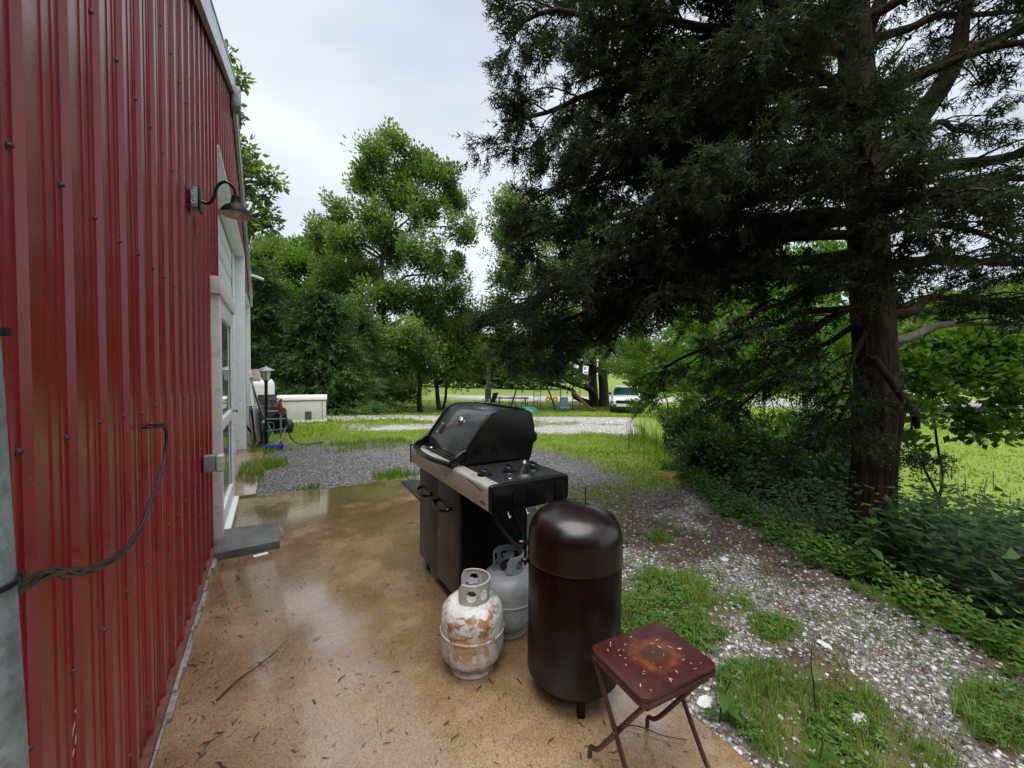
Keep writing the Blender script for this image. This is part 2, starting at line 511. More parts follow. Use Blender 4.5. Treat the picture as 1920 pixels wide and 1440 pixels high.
me = np_mesh('ground', np.stack([X, Y, Z], -1), F4, MAT['ground'])
ca = me.color_attributes.new('zone', 'FLOAT_COLOR', 'POINT')
ca.data.foreach_set('color', np.stack([g_white * (.4 + .6 * sst(3.5, 6.0, depth(X, Y))), g_dark, g_grass * (.3 + .7 * sst(3.2, 6.0, depth(X, Y))), np.ones_like(X)], -1).astype(np.float32).ravel())
me.polygons.foreach_set('use_smooth', [True] * len(me.polygons))
tag(obj('ground', me), 'sloping yard of gravel, grass and needle litter', kind='structure')

# ---- wet concrete slab
def slab_mat():
    t = NT('wet_concrete')
    big = t.noise(0.9, 5, 0.6); med = t.noise(5, 6, 0.65); fine = t.noise(95, 3, 0.7)
    streak = t.noise(1.6, 5, 0.6, t.map((0.9, 2.0, 1.0)), 1.2)
    c = t.ramp(big, [(0.34, (0.19, 0.112, 0.05)), (0.5, (0.30, 0.198, 0.108)), (0.68, (0.37, 0.275, 0.18))])
    c = t.mix(t.ramp(streak, [(0.5, 0.0), (0.7, 0.5)]), c, (0.19, 0.115, 0.045))
    c = t.mix(t.ramp(med, [(0.52, 0.0), (0.8, 0.45)]), c, (0.42, 0.33, 0.24))
    sand = t.ramp(t.sep(t.voro(190))[1], [(0.0, 0.62), (0.35, 0.97), (0.95, 1.25)])
    c = t.mix(1.0, c, sand, 'MULTIPLY')
    xyz = t.sep(t.tc.outputs['Object'])
    edge = t.ramp(xyz[0], [(0.0, 1.0), (0.06, 0.0)])
    wet = t.ramp(t.noise(1.1, 6, 0.6), [(0.40, 0.0), (0.49, 1.0)])
    rough = t.ramp(wet, [(0.0, 0.32), (1.0, 0.11)])
    c = t.mix(t.math('MULTIPLY', wet, 0.3), c, t.mix(1.0, c, (0.42, 0.36, 0.3), 'MULTIPLY'))
    t.set(color=c, rough=rough, spec=0.8)
    t.p.inputs['Coat IOR'].default_value = 1.6
    t.l(t.math('ADD', t.math('MULTIPLY', wet, 0.7), 0.3), t.p.inputs['Coat Weight'])
    t.p.inputs['Coat Roughness'].default_value = 0.1
    hh = t.math('ADD', t.math('MULTIPLY', fine, 0.6), t.math('MULTIPLY', t.noise(22, 4, 0.7), 0.8))
    t.bump(hh, 0.22, 0.0045)
    return t.m
MAT['slab'] = slab_mat()
mb = MB()
pts = []
def slab_edge(n, a, b, amp, seed):
    rr = random.Random(seed)
    return [(a[0] + (b[0]-a[0])*i/n + rr.uniform(-amp, amp), a[1] + (b[1]-a[1])*i/n + rr.uniform(-amp, amp)) for i in range(n)]
poly = [(-.40, -3), (1.53, -3)] + slab_edge(40, (1.53, .2), (1.54, 5.24), .008, 1) + slab_edge(30, (1.5, 5.28), (-.40, 5.32), .012, 2) + [(-.40, 5.32)]
mb.prism(poly, -.12, 0.0)
sl = mb.build('patio_slab', MAT['slab'], bevel=0.012)
tag(sl, 'wet brown concrete slab along the red wall', kind='structure')
# narrow apron beside the garage opening
mb = MB(); mb.prism([(-.55, 5.42), (-.16, 5.42), (-.12, 8.4), (-.2, 8.9), (-.55, 8.9)], -.1, .012)
tag(mb.build('concrete_apron', MAT['slab'], bevel=0.01), 'narrow concrete strip below the garage opening', kind='structure')

# ================================================================== BUILDING
WX = -0.415
PITCHY = 0.208
Y0, Y1 = 1.0, 10.75
RIDGE_Y, RIDGE_Z, SL = 6.0, 4.93, 0.385
def wall_top(y): return RIDGE_Z - SL * abs(y - RIDGE_Y)
OPEN1 = (4.5, 8.6, 3.45); OPEN2 = (9.0, 10.55, 2.85)
bld = thing('metal_building', 'tall red ribbed metal building with white door and garage openings', 'building', (WX, Y0, 0))
OB = Vector((WX, Y0, 0))
# rib profile across one pitch: (offset along the wall, outward)
prof = [(0, 0), (.050, 0), (.054, .0028), (.064, .0028), (.069, 0), (.098, 0), (.102, .0028), (.112, .0028), (.117, 0), (.146, 0), (.154, .0135), (.184, .0135), (.2065, 0)]
def wall_sheet(ya, yb):
    mbw = MB()
    pr = []
    k = 0
    y = ya
    while y < yb - 1e-4:
        for o, h in prof:
            if y + o < yb: pr.append((y + o, h))
        y += PITCHY
    pr.append((yb, 0))
    for (a, ha), (b, hb) in zip(pr[:-1], pr[1:]):
        mid = (a + b) / 2
        z0 = 0.035
        if OPEN1[0] < mid < OPEN1[1]: z0 = OPEN1[2]
        if OPEN2[0] < mid < OPEN2[1]: z0 = OPEN2[2]
        mbw.add([(ha, a - Y0, z0), (hb, b - Y0, z0), (hb, b - Y0, wall_top(b)), (ha, a - Y0, wall_top(a))], [(0, 1, 2, 3)])
    return mbw
ys = [Y0]
while ys[-1] + 4 * PITCHY < OPEN1[0]: ys.append(ys[-1] + 4 * PITCHY)
ys += [OPEN1[0]]
q = OPEN1[0]
while q + 4 * PITCHY < OPEN1[1]:
    q += 4 * PITCHY; ys.append(q)
ys += [OPEN1[1], OPEN2[0], 9.8, OPEN2[1], Y1]
for a, b in zip(ys[:-1], ys[1:]):
    o = wall_sheet(a, b).build('wall_panel', MAT['red'], bld)
# screws on the ribs' feet
sc = MB()
rows = [.17, .72, 1.30, 1.87, 2.43, 3.0, 3.58, 4.15, 4.7]
y = Y0 + .129
while y < Y1:
    for z in rows:
        if z > wall_top(y) - .12: continue
        if OPEN1[0] - .05 < y < OPEN1[1] + .05 and z < OPEN1[2] + .05: continue
        if OPEN2[0] - .05 < y < OPEN2[1] + .05 and z < OPEN2[2] + .05: continue
        sc.lathe([(0, .009), (.005, .008), (.006, .003), (.0095, .002), (.0095, 0)], 8, (0.0, y - Y0 + random.uniform(-.004, .004), z + random.uniform(-.012, .012)), 'x')
    y += PITCHY
tag(sc.build('screw_heads', MAT['screw'], bld), kind='stuff')
# side and rear walls, gable behind (flat sheets, a step off the ribbed face)
mb = MB()
L = -9.0
mb.add([(-.004, 0, 0), (L, 0, 0), (L, 0, wall_top(Y0)), (-.004, 0, wall_top(Y0))], [(0, 1, 2, 3)])
mb.add([(-.004, Y1-Y0, 0), (L, Y1-Y0, 0), (L, Y1-Y0, wall_top(Y1)), (-.004, Y1-Y0, wall_top(Y1))], [(3, 2, 1, 0)])
mb.add([(L, 0, 0), (L, Y1-Y0, 0), (L, Y1-Y0, wall_top(Y1)), (L, RIDGE_Y-Y0, RIDGE_Z), (L, 0, wall_top(Y0))], [(0, 1, 2, 3, 4)])
mb.build('side_wall', MAT['red'], bld)
# roof
mb = MB()
for s in (-1, 1):
    ye = (Y0 - .12) if s < 0 else (Y1 + .12)
    ze = RIDGE_Z - SL * abs(ye - RIDGE_Y)
    a = [(0.05, RIDGE_Y-Y0, RIDGE_Z+.045), (L-.1, RIDGE_Y-Y0, RIDGE_Z+.045), (L-.1, ye-Y0, ze+.045), (0.05, ye-Y0, ze+.045)]
    mb.add(a + [(p[0], p[1], p[2]+.03) for p in a], [(0,1,2,3),(7,6,5,4),(0,3,7,4),(1,5,6,2),(3,2,6,7)])
mb.build('roof', MAT['galv'], bld)
# rake trim: an angle flashing down each gable slope, in lengths
for s in (-1, 1):
    yy = RIDGE_Y
    segs = [0, 1.6, 3.4, 4.98]
    for a, b in zip(segs[:-1], segs[1:]):
        ya, yb = RIDGE_Y + s * (a + .004), RIDGE_Y + s * (b + .02)
        mb = MB()
        for (x0, x1, zl, zh) in ((.024, .062, -.11, .09), (.0, .070, .082, .098)):
            A = [(x0, ya-Y0, wall_top(ya)+zl), (x1, ya-Y0, wall_top(ya)+zl), (x1, ya-Y0, wall_top(ya)+zh), (x0, ya-Y0, wall_top(ya)+zh)]
            B = [(x0, yb-Y0, wall_top(yb)+zl), (x1, yb-Y0, wall_top(yb)+zl), (x1, yb-Y0, wall_top(yb)+zh), (x0, yb-Y0, wall_top(yb)+zh)]
            mb.add(A + B, [(0,1,2,3),(7,6,5,4),(0,4,5,1),(1,5,6,2),(2,6,7,3),(3,7,4,0)])
        mb.build('rake_trim', MAT['galv'], bld)
# ridge lamp bracket / vent box at the peak
mb = MB(); mb.box(.03, .12, RIDGE_Y-Y0-.1, RIDGE_Y-Y0+.1, RIDGE_Z-.3, RIDGE_Z-.06)
mb.build('peak_box', MAT['galv_old'], bld, bevel=.01)
# foundation curb and rotten sill
mb = MB()
yy = Y0
rr = random.Random(5)
while yy < 3.97:
    dy = rr.uniform(.05, .16)
    mb.box(-.03, .045 + rr.uniform(-.012, .012), yy - Y0, min(yy + dy, 3.97) - Y0, -.05, .02 + rr.uniform(-.006, .014))
    yy += dy
mb.build('foundation_curb', M('curb_concrete', (0.3, 0.27, 0.23), .8, var=.3, scale=18, dirt=(.1, .07, .05), dirt_amt=.8, bump=.5, bscale=50), bld)
mb = MB(); mb.box(-.02, .03, 0.02, 2.95, .0205, .04)
mb.build('sill_board', M('rotten_red_sill', (0.16, 0.06, 0.04), .8, var=.35, scale=14, dirt=(.05, .03, .025), bump=.5), bld)
# white trims around the openings
RX = -.14          # recess of the filled-in garage opening
def wbox(name, x0, x1, y0, y1, z0, z1, mat='white_trim', bevel=.004, parent=None):
    m_ = MB(); m_.box(x0, x1, y0 - Y0, y1 - Y0, z0, z1)
    return m_.build(name, MAT[mat], parent or bld, bevel=bevel)
wbox('opening_jamb', RX, .026, OPEN1[1] - .03, OPEN1[1] + .012, .01, OPEN1[2])
wbox('opening_jamb', RX, .010, OPEN1[0] - .02, OPEN1[0] + .012, .01, OPEN1[2])
wbox('opening_header', RX, .028, OPEN1[0] - .012, OPEN1[1] + .012, OPEN1[2], OPEN1[2] + .03)
wbox('screw_flange', RX + .004, RX + .02, OPEN1[1] - .42, OPEN1[1] - .031, .01, OPEN1[2] - .002)
wbox('opening_jamb', RX, .026, OPEN2[1] - .03, OPEN2[1] + .06, .01, OPEN2[2])
wbox('opening_jamb', RX, .010, OPEN2[0] - .03, OPEN2[0] + .01, .01, OPEN2[2])
wbox('opening_header', RX, .026, OPEN2[0] - .02, OPEN2[1] + .03, OPEN2[2], OPEN2[2] + .03)
fl = MB()
for z in np.arange(.2, 3.4, .28):
    fl.lathe([(0, .008), (.007, .006), (.009, 0)], 8, (RX + .02, OPEN1[1] - .2 - Y0, z), 'x')
tag(fl.build('flange_screws', MAT['screw'], bld), kind='stuff')
# the sectional door that fills the first opening: sections with raised panels
gd = MB(); gd.box(RX - .06, RX - .02, OPEN1[0] - Y0, OPEN1[1] - .03 - Y0, .012, OPEN1[2])
gdo = gd.build('garage_door', MAT['white_trim'], bld)
nsec = 6; sh = (OPEN1[2] - .012) / nsec
for k in range(nsec):
    m_ = MB()
    z0 = .012 + k * sh
    m_.box(RX - .02, RX - .004, OPEN1[0] - Y0, OPEN1[1] - .43 - Y0, z0 + .008, z0 + sh - .008)
    for j in range(9):
        ya = OPEN1[0] + .05 + j * .4 - Y0
        if ya + .33 > OPEN1[1] - .45 - Y0: continue
        for zz in (z0 + .05, z0 + .31):
            m_.box(RX - .004, RX + .006, ya, ya + .33, zz, zz + .2)
    m_.build('door_section', MAT['white_trim'], gdo, bevel=.004)
gd = MB(); gd.box(RX - .06, RX - .02, OPEN2[0] - Y0, OPEN2[1] - .03 - Y0, .012, OPEN2[2])
gd.build('garage_door', MAT['white_trim'], bld)

# ---- walk door standing proud of the wall
DY0, DY1 = 3.98, 5.38
door = obj('door', None, None, bld)
def dbox(name, x0, x1, y0, y1, z0, z1, mat='white_trim', bevel=.004, parent=None):
    m_ = MB(); m_.box(x0 - WX, x1 - WX, y0 - Y0, y1 - Y0, z0, z1)
    return m_.build(name, MAT[mat], parent or door, bevel=bevel)
dbox('casing', -.435, -.352, DY0, DY0 + .09, .012, 2.06, 'weather_white')
dbox('casing', -.435, -.356, DY1 - .09, DY1, .012, 2.06, 'weather_white')
dbox('head_casing', -.436, -.342, DY0 - .03, DY1 + .03, 2.062, 2.20, 'weather_white')
dbox('stop', -.43, -.37, DY0 + .091, DY0 + .13, .012, 2.055)
dbox('threshold', -.43, -.315, DY0 + .092, DY1 - .092, .008, .05, 'white_trim')
sx0, sx1 = -.395, -.36
ya, yb = DY0 + .132, DY1 - .093
dbox('stile', sx0, sx1, ya, ya + .10, .06, 2.05)
dbox('stile', sx0, sx1, yb - .10, yb, .06, 2.05)
dbox('rail', sx0, sx1, ya + .101, yb - .101, 1.90, 2.05)
dbox('rail', sx0, sx1, ya + .101, yb - .101, .92, 1.02)
dbox('rail', sx0, sx1, ya + .101, yb - .101, .06, .22)
for (z0, z1) in ((.22, .92), (1.02, 1.90)):
    dbox('pane', sx0 + .012, sx0 + .018, ya + .101, yb - .101, z0, z1, 'blind', 0)
    dbox('glazing_bead', sx1 - .014, sx1 - .003, ya + .101, ya + .116, z0, z1)
    dbox('glazing_bead', sx1 - .014, sx1 - .003, yb - .116, yb - .101, z0, z1)
m_ = MB(); m_.tube([(sx1 - WX, yb - .05 - Y0, 1.0), (sx1 + .04 - WX, yb - .05 - Y0, 1.0), (sx1 + .045 - WX, yb - .14 - Y0, 1.0)], .008)
m_.build('handle', MAT['black_plastic'], door, smooth=60)
for z in (.3, .95, 1.75):
    m_ = MB(); m_.box(sx1 - .004 - WX, sx1 + .008 - WX, ya - .03 - Y0, ya + .012 - Y0, z, z + .09)
    m_.build('hinge', MAT['white_trim'], door, bevel=.003)
dbox('inner_fill', -.60, -.436, OPEN1[0] + .02, DY1, .012, 2.2)
# ================================================================== FOREGROUND THINGS
# ---- galvanised post at the building corner
mb = MB()
mb.lathe([(0, -.1), (.052, -.1), (.052, 3.2), (.046, 3.21), (0, 3.21)], 28)
o = mb.build('metal_post', MAT['galv_old'], smooth=40, loc=(-.352, .873, 0), rot=(0, -.024, 0))
tag(o, 'grey galvanised steel post at the near corner of the red wall', 'post')
for zt in (1.14, 1.51):
    mb = MB()
    mb.lathe([(.051, zt - .005), (.0565, zt - .004), (.0565, zt + .004), (.051, zt + .005)], 28)
    mb.box(.046, .056, .012, .024, zt - .006, zt + .006)
    mb.build('cable_tie', MAT['black_plastic'], o)

# ---- cable sagging from the post to the wall
cab = thing('electric_cable', 'twisted black cable drooping across the red wall to the post', 'cable', (-.375, 1.9, 1.24))
cp = [(-.402, 1.885, 1.245), (-.362, 1.90, 1.25), (-.35, 1.985, 1.23), (-.352, 1.995, 1.16), (-.352, 1.95, 1.09), (-.352, 1.77, 1.01), (-.352, 1.61, .955), (-.355, 1.45, .955), (-.358, 1.28, .99), (-.35, 1.13, 1.045), (-.338, 1.0, 1.10), (-.335, .88, 1.12)]
sp = smooth_path(cp, 7)
for k, (r_, ph) in enumerate(((.0048, 0), (.004, 2.2), (.0034, 4.3))):
    pts = []
    for i, p in enumerate(sp):
        a = ph + i * .33
        w = .005 * (1 if i > 4 else i / 4)
        pts.append(p + Vector((abs(math.cos(a)) * w * .5, math.cos(a) * w * .6, math.sin(a) * w * 1.4)) - Vector(cab.location))
    m_ = MB(); m_.tube(pts, r_, 7)
    m_.build('cable_strand', MAT['hose_black'], cab, smooth=70)

# ---- gooseneck barn lamp
MAT['lamp_black'] = M('black_lamp_enamel', (.006, .005, .005), .45, var=.2, bump=0, spec=.15)
lp = thing('wall_lamp', 'black gooseneck barn lamp on a grey box on the red wall', 'lamp', (-.39, 3.02, 2.47))
m_ = MB(); m_.box(-.005, .03, -.05, .05, -.065, .055); m_.build('junction_box', MAT['galv_old'], lp, bevel=.006)
m_ = MB(); m_.box(.0305, .042, -.054, .054, -.08, .06); m_.build('cover_plate', MAT['black_plastic'], lp, bevel=.005)
for dy_, dz_ in ((-.02, .02), (-.02, -.03)):
    m_ = MB(); m_.lathe([(.009, 0), (.011, .001), (.013, 0)], 12, (.013, -.0512, dz_), 'y'); m_.build('knockout', MAT['galv'], lp)
m_ = MB(); m_.tube(smooth_path([(.035, 0, -.01), (.075, 0, -.015), (.103, .0, .03), (.121, 0, .10), (.16, .0, .135), (.20, .0, .11), (.21, 0, .06)], 6), .0085, 10)
m_.build('arm', MAT['black_gloss'], lp, smooth=70)
m_ = MB()
outer = [(0, .085), (.028, .083), (.031, .06), (.035, .035), (.046, .02), (.074, .002), (.096, -.022), (.107, -.046), (.111, -.058)]
inner = [(.104, -.047), (.093, -.024), (.072, -.002), (.044, .015), (.03, .02), (0, .022)]
m_.lathe([(a_ * .78, b_ * .82) for a_, b_ in outer], 40, (.21, 0, -.01)); m_.build('shade', MAT['lamp_black'], lp, smooth=50)
m_ = MB(); m_.lathe([(a_ * .78, b_ * .82) for a_, b_ in [(.1105, -.0585)] + inner], 40, (.21, 0, -.01)); m_.build('shade_lining', M('white_lamp_enamel', (.62, .56, .48), .4), lp, smooth=60)
m_ = MB(); m_.lathe([(0, -.052), (.016, -.048), (.026, -.03), (.022, -.012), (.012, .004), (.012, .012)], 20, (.21, 0, -.01)); m_.build('bulb', M('frosted_bulb_glass', (.7, .66, .58), .2), lp, smooth=60)

# ---- outdoor socket with bubble cover
sk = thing('outdoor_socket', 'grey outdoor socket box with clear bubble cover beside the white door', 'socket', (-.40, 3.42, .80))
m_ = MB(); m_.box(0, .065, -.04, .04, -.055, .055); m_.build('box', MAT['grey_pvc'], sk, bevel=.004)
m_ = MB(); m_.box(.066, .115, -.044, .044, -.062, .06); m_.build('bubble_cover', M('yellowed_clear_plastic', (.55, .52, .46), .25, var=.25, scale=30, coat=.6, bump=.2), sk, bevel=.018, bseg=3)

# ---- small floodlight on the far wall
cl = thing('security_light', 'small dark floodlight sticking out of the far end of the red wall', 'floodlight', (WX + .02, 10.0, 3.42))
m_ = MB(); m_.prism([(0, 0), (.09, .02), (.28, -.04), (.28, -.075), (.07, -.02), (0, -.03)], -.06, .06, 'y'); m_.build('lamp_head', MAT['white_trim'], cl, bevel=.006)
m_ = MB(); m_.box(-.02, .02, -.05, .05, -.08, .04); m_.build('bracket', MAT['black_plastic'], cl, bevel=.006)

# ---- step pad in front of the door
m_ = MB(); m_.prism([(-.385, 3.68), (.05, 3.70), (.052, 4.19), (-.365, 4.21)], 0.002, .058)
o = m_.build('step_pad', MAT['slate'], bevel=.004); tag(o, 'flat dark grey slab lying as a step before the white door', 'step')
m_ = MB(); m_.prism(rrect(-.05, .05, -.018, .018, .012), 0, .003)
o = m_.build('paint_chip', MAT['white_trim'], loc=(-.08, 3.63, .001), rot=(0, 0, .2)); tag(o, 'white chip on the wet concrete beside the grey step slab', 'litter')

# ---- black rubber mat along the slab edge behind the grill
xs = np.linspace(1.40, 2.42, 14); ys_ = np.linspace(2.85, 5.12, 26)
Xm, Ym, Fm = grid(xs, ys_)
Zm = np.where(Xm < 1.56, .008, np.maximum(relief(Xm, Ym) + .02, -.02)) + .012 * fbm(Xm, Ym, .4)
Xm = Xm + (Ym - 4) * .035
mm = np_mesh('rubber_mat', np.stack([Xm, Ym, Zm], -1), Fm, MAT['rubber'])
o = obj('rubber_mat', mm); md = o.modifiers.new('thick', 'SOLIDIFY'); md.thickness = .008
tag(o, 'thin black rubber mat lying behind the gas grill', 'mat')

# ------------------------------------------------------------------ gas grill
def brushed():
    t = NT('brushed_stainless')
    n_ = t.noise(60, 3, .6, t.map((1, .06, 1.2)))
    st = t.ramp(t.noise(16, 6, .75), [(.56, 0.0), (.68, 1.0)])
    xyz = t.sep(t.tc.outputs['Object'])
    near = t.ramp(xyz[1], [(.18, 1.0), (.5, 0.12)])
    c = t.ramp(n_, [(.3, (.44, .43, .41)), (.7, (.56, .55, .53))])
    c = t.mix(t.math('MULTIPLY', st, near), c, (.2, .15, .13))
    t.set(color=c, metal=.55, rough=t.ramp(n_, [(.3, .38), (.7, .5)]))
    return t.m
MAT['stainless'] = brushed()
MAT['door_steel'] = M('dark_stainless_door', (.06, .052, .046), .4, metal=.6, var=.12, scale=3, bump=.02)
MAT['hood'] = M('slate_hood_enamel', (.032, .037, .04), .24, var=.18, scale=5, bump=.03, bscale=20, coat=.35)
MAT['shelf_top'] = M('speckled_black_shelf', (.02, .021, .024), .28, var=.4, scale=60, bump=.12, bscale=110, coat=.3)
gr = thing('gas_grill', 'large black gas grill with stainless front panel standing on the wet slab', 'grill', (.93, 1.69, 0))
def gb(name, x0, x1, y0, y1, z0, z1, mat, bevel=.004, parent=None, bseg=2):
    m_ = MB(); m_.box(x0 - .93, x1 - .93, y0 - 1.69, y1 - 1.69, z0, z1)
    return m_.build(name, MAT[mat], parent or gr, bevel=bevel, bseg=bseg)
# cabinet
gb('cabinet_side', .962, 1.42, 2.118, 2.136, .09, .80, 'black_matte')
gb('cabinet_side', .962, 1.42, 2.832, 2.85, .09, .80, 'black_matte')
gb('cabinet_back', 1.40, 1.418, 2.137, 2.831, .09, .80, 'black_matte')
gb('cabinet_floor', .962, 1.40, 2.137, 2.831, .09, .11, 'black_matte')
gb('cabinet_frame', .962, 1.0, 2.137, 2.831, .70, .76, 'black_matte')
for ya, yb, hy in ((2.128, 2.486, 2.36), (2.490, 2.848, 2.70)):
    d = gb('cabinet_door', .942, .961, ya, yb, .085, .745, 'door_steel', .003)
    c = Vector((.942 - .93, (hy - 1.69), .60))
    m_ = MB()
    path = [(c.x + .004, c.y - .105, c.z + .01), (c.x - .03, c.y - .10, c.z), (c.x - .05, c.y - .06, c.z - .008), (c.x - .054, c.y, c.z - .01), (c.x - .05, c.y + .06, c.z - .008), (c.x - .03, c.y + .10, c.z), (c.x + .004, c.y + .105, c.z + .01)]
    m_.tube(smooth_path(path, 4), .0125, 10); m_.build('handle', MAT['black_gloss'], d, smooth=60)
# casters
for x, y in ((.99, 2.17), (.99, 2.80), (1.36, 2.17), (1.36, 2.80)):
    m_ = MB(); m_.lathe([(0, -.014), (.028, -.014), (.035, -.008), (.035, .008), (.028, .014), (0, .014)], 20, (x - .93, y - 1.69, .037), 'x')
    w_ = m_.build('caster', MAT['black_plastic'], gr, smooth=40)
    m_ = MB(); m_.tube([(x - .93, y - 1.69 + .01, .075), (x - .93, y - 1.69, .092)], .012, 8); m_.box(x - .95, x - .91, y - 1.70, y - 1.68, .05, .076)
    m_.build('caster_fork', MAT['galv'], w_)
# front panel: pieces of pressed stainless with a rolled top edge
def panel(y0, y1, name='front_panel'):
    pf = [(0, .0)] + [(-.035 + .0, .0)] 
    poly = [(.955, .765), (.912, .765), (.905, .775), (.905, .872)] + [(.905 + .02 - .02 * math.cos(a), .872 + .02 * math.sin(a)) for a in np.linspace(0.2, 1.57, 6)] + [(.975, .894), (.975, .885), (.955, .88)]
    m_ = MB(); m_.prism([(a - .93, b) for a, b in poly], y0 - 1.69, y1 - 1.69, 'y')
    return m_.build(name, MAT['stainless'], gr, smooth=35)
panel(1.712, 2.106); p_mid = panel(2.110, 2.80); panel(2.804, 2.95)
m_ = MB(); m_.lathe([(0, -.0025), (.0075, -.002), (.0075, 0)], 14, (.905 - .93 - 0, 2.25 - 1.69, .825), 'x'); m_.build('igniter_hole', MAT['black_plastic'], gr)
gb('left_end_cap', .90, 1.06, 2.951, 2.968, .76, .897, 'black_gloss', .006)
# worn lettering on the panel corner: small slanted marks in two rows
for (y0, y1, zc, hgt, nn, sl_) in ((1.79, 1.735, .792, .018, 9, 0), (1.93, 1.76, .872, .012, 22, -.045)):
    m_ = MB()
    rr = random.Random(int(y0 * 100))
    for i in range(nn):
        f = i / (nn - 1)
        yy = y0 + (y1 - y0) * f; zz = zc + sl_ * f * .5 + rr.uniform(-.0015, .0015)
        h = hgt * rr.uniform(.35, 1)
        w = .0035 if nn < 15 else rr.uniform(.002, .007)
        m_.add([(-.0262, yy - 1.69, zz), (-.0262, yy - 1.69 - w, zz), (-.0262, yy - 1.69 - w - .002, zz + h), (-.0262, yy - 1.69 - .002, zz + h)], [(0, 1, 2, 3)])
        if nn < 15 and i < nn - 1:
            m_.add([(-.0262, yy - 1.69, zz), (-.0262, yy - 1.69 - .0065, zz), (-.0262, yy - 1.69 - .0065, zz + .002), (-.0262, yy - 1.69, zz + .002)], [(0, 1, 2, 3)])
    m_.build('worn_lettering', M('black_print', (.03, .028, .027), .6, bump=0), gr)
# side shelf with burner
gb('side_shelf', .956, 1.395, 1.715, 2.112, .80, .884, 'black_matte', .003)
m_ = MB(); m_.prism([(a - .93, b - 1.69) for a, b in rrect(.976, 1.40, 1.722, 2.115, .02)], .885, .894); m_.build('shelf_top', MAT['shelf_top'], gr, bevel=.004)
m_ = MB()
m_.prism([(a - .93, b) for a, b in rrect(.913, 1.408, .752, .897, .022)], 0.0, .024, 'y')
ec = m_.build('end_cap', MAT['black_gloss'], gr, bevel=.007, bseg=3)
for xc in (1.08, 1.215, 1.345):
    m_ = MB()
    ol = arc(xc - .93, .835, .036, 0, math.pi, 12) + [(xc - .93 - .036, .762), (xc - .93 + .036, .762)]
    m_.prism(ol, -.006, -.0005, 'y'); m_.build('hook_boss', MAT['black_matte'], ec, bevel=.002)
for (kx, ky) in ((.992, 1.9), (1.144, 1.895), (1.305, 1.89)):
    m_ = MB(); m_.lathe([(0, 0.003), (.042, .003), (.044, 0.0)], 28, (kx - .93, ky - 1.69, .8945)); bz = m_.build('knob_bezel', MAT['black_gloss'], gr, smooth=40)
    m_ = MB(); m_.lathe([(.027, .002), (.026, .022), (.022, .027), (0, .028)], 24, (kx - .93, ky - 1.69, .897)); m_.box(kx - .93 - .006, kx - .93 + .006, ky - 1.69 - .026, ky - 1.69 + .026, .92, .937)
    m_.build('knob', MAT['black_plastic'], gr, bevel=.002)
# burner ring with tripod grate and finial
bx, by = 1.185 - .93, 1.80 - 1.69
m_ = MB(); m_.lathe([(.025, .0), (.03, .012), (.046, .014), (.054, .004), (.058, .0)], 32, (bx, by, .8945)); m_.build('burner_ring', MAT['black_plastic'], gr, smooth=40)
m_ = MB()
for k in range(4):
    a = k * math.pi / 2 + .6
    m_.tube([(bx + .055 * math.cos(a), by + .055 * math.sin(a), .9), (bx + .01 * math.cos(a), by + .01 * math.sin(a), .952)], .0025, 6)
m_.build('wire_grate', MAT['black_plastic'], gr, smooth=60)
m_ = MB(); m_.lathe([(0, .022), (.004, .02), (.005, .014), (.008, .01), (.009, .004), (.006, 0), (0, 0)], 16, (bx, by, .953)); m_.build('finial', MAT['white_plastic'], gr, smooth=50)
m_ = MB(); m_.lathe([(0, .014), (.012, .013), (.013, .004), (.018, .003), (.018, 0)], 20, (1.075 - .93, 1.775 - 1.69, .8945)); m_.build('burner_cap', MAT['chrome'], gr, smooth=40)
# bodywork under the shelf: gas hose, hooks, leg
gb('shelf_leg', 1.385, 1.41, 1.74, 1.765, .06, .80, 'black_matte', .003)
gb('shelf_leg', 1.03, 1.05, 2.05, 2.07, .1, .80, 'black_matte', .003)
m_ = MB(); m_.tube(smooth_path([(.12, .36, .78), (.14, .2, .62), (.22, .12, .50), (.30, .2, .52), (.3, .35, .66)], 6), .009, 8); m_.build('gas_hose', MAT['hose_black'], gr, smooth=60)
for xx in (.09, .2, .33):
    m_ = MB(); m_.tube(smooth_path([(xx, .012, .755), (xx, .0, .735), (xx, -.01, .722), (xx, -.02, .735)], 4), .003, 6); m_.build('tool_hook', MAT['galv'], gr, smooth=60)
# cook box under the hood
m_ = MB(); m_.prism([(.02, .80), (.47, .80), (.50, .875), (.035, .875)], 2.14 - 1.69, 2.82 - 1.69, 'y'); m_.build('firebox', MAT['black_matte'], gr, bevel=.006)
# hood
hp = [(.985, .868), (1.0, .985)] + [(1.152, 1.186)] + [(1.172 + .02, 1.2045), (1.225, 1.209), (1.40, 1.206), (1.435, 1.2), (1.455, 1.18), (1.478, 1.10), (1.478, 1.06), (1.497, 1.05), (1.497, 1.02), (1.468, .99), (1.455, .92), (1.43, .868)]
HX = [(a - .93, b) for a, b in hp]
m_ = MB(); m_.prism(HX, 2.17 - 1.69, 2.805 - 1.69, 'y'); hood = m_.build('hood', MAT['hood'], gr, bevel=.008)
cap = [(a, b) for a, b in HX]
capo = [(.975 - .93, .862), (.992 - .93, .988), (1.142 - .93, 1.192), (1.165 - .93, 1.208), (1.2 - .93, 1.216), (1.23 - .93, 1.218), (1.41 - .93, 1.215), (1.445 - .93, 1.206), (1.466 - .93, 1.185), (1.487 - .93, 1.10), (1.487 - .93, 1.068), (1.508 - .93, 1.055), (1.508 - .93, 1.01), (1.478 - .93, .985), (1.463 - .93, .91), (1.438 - .93, .862)]
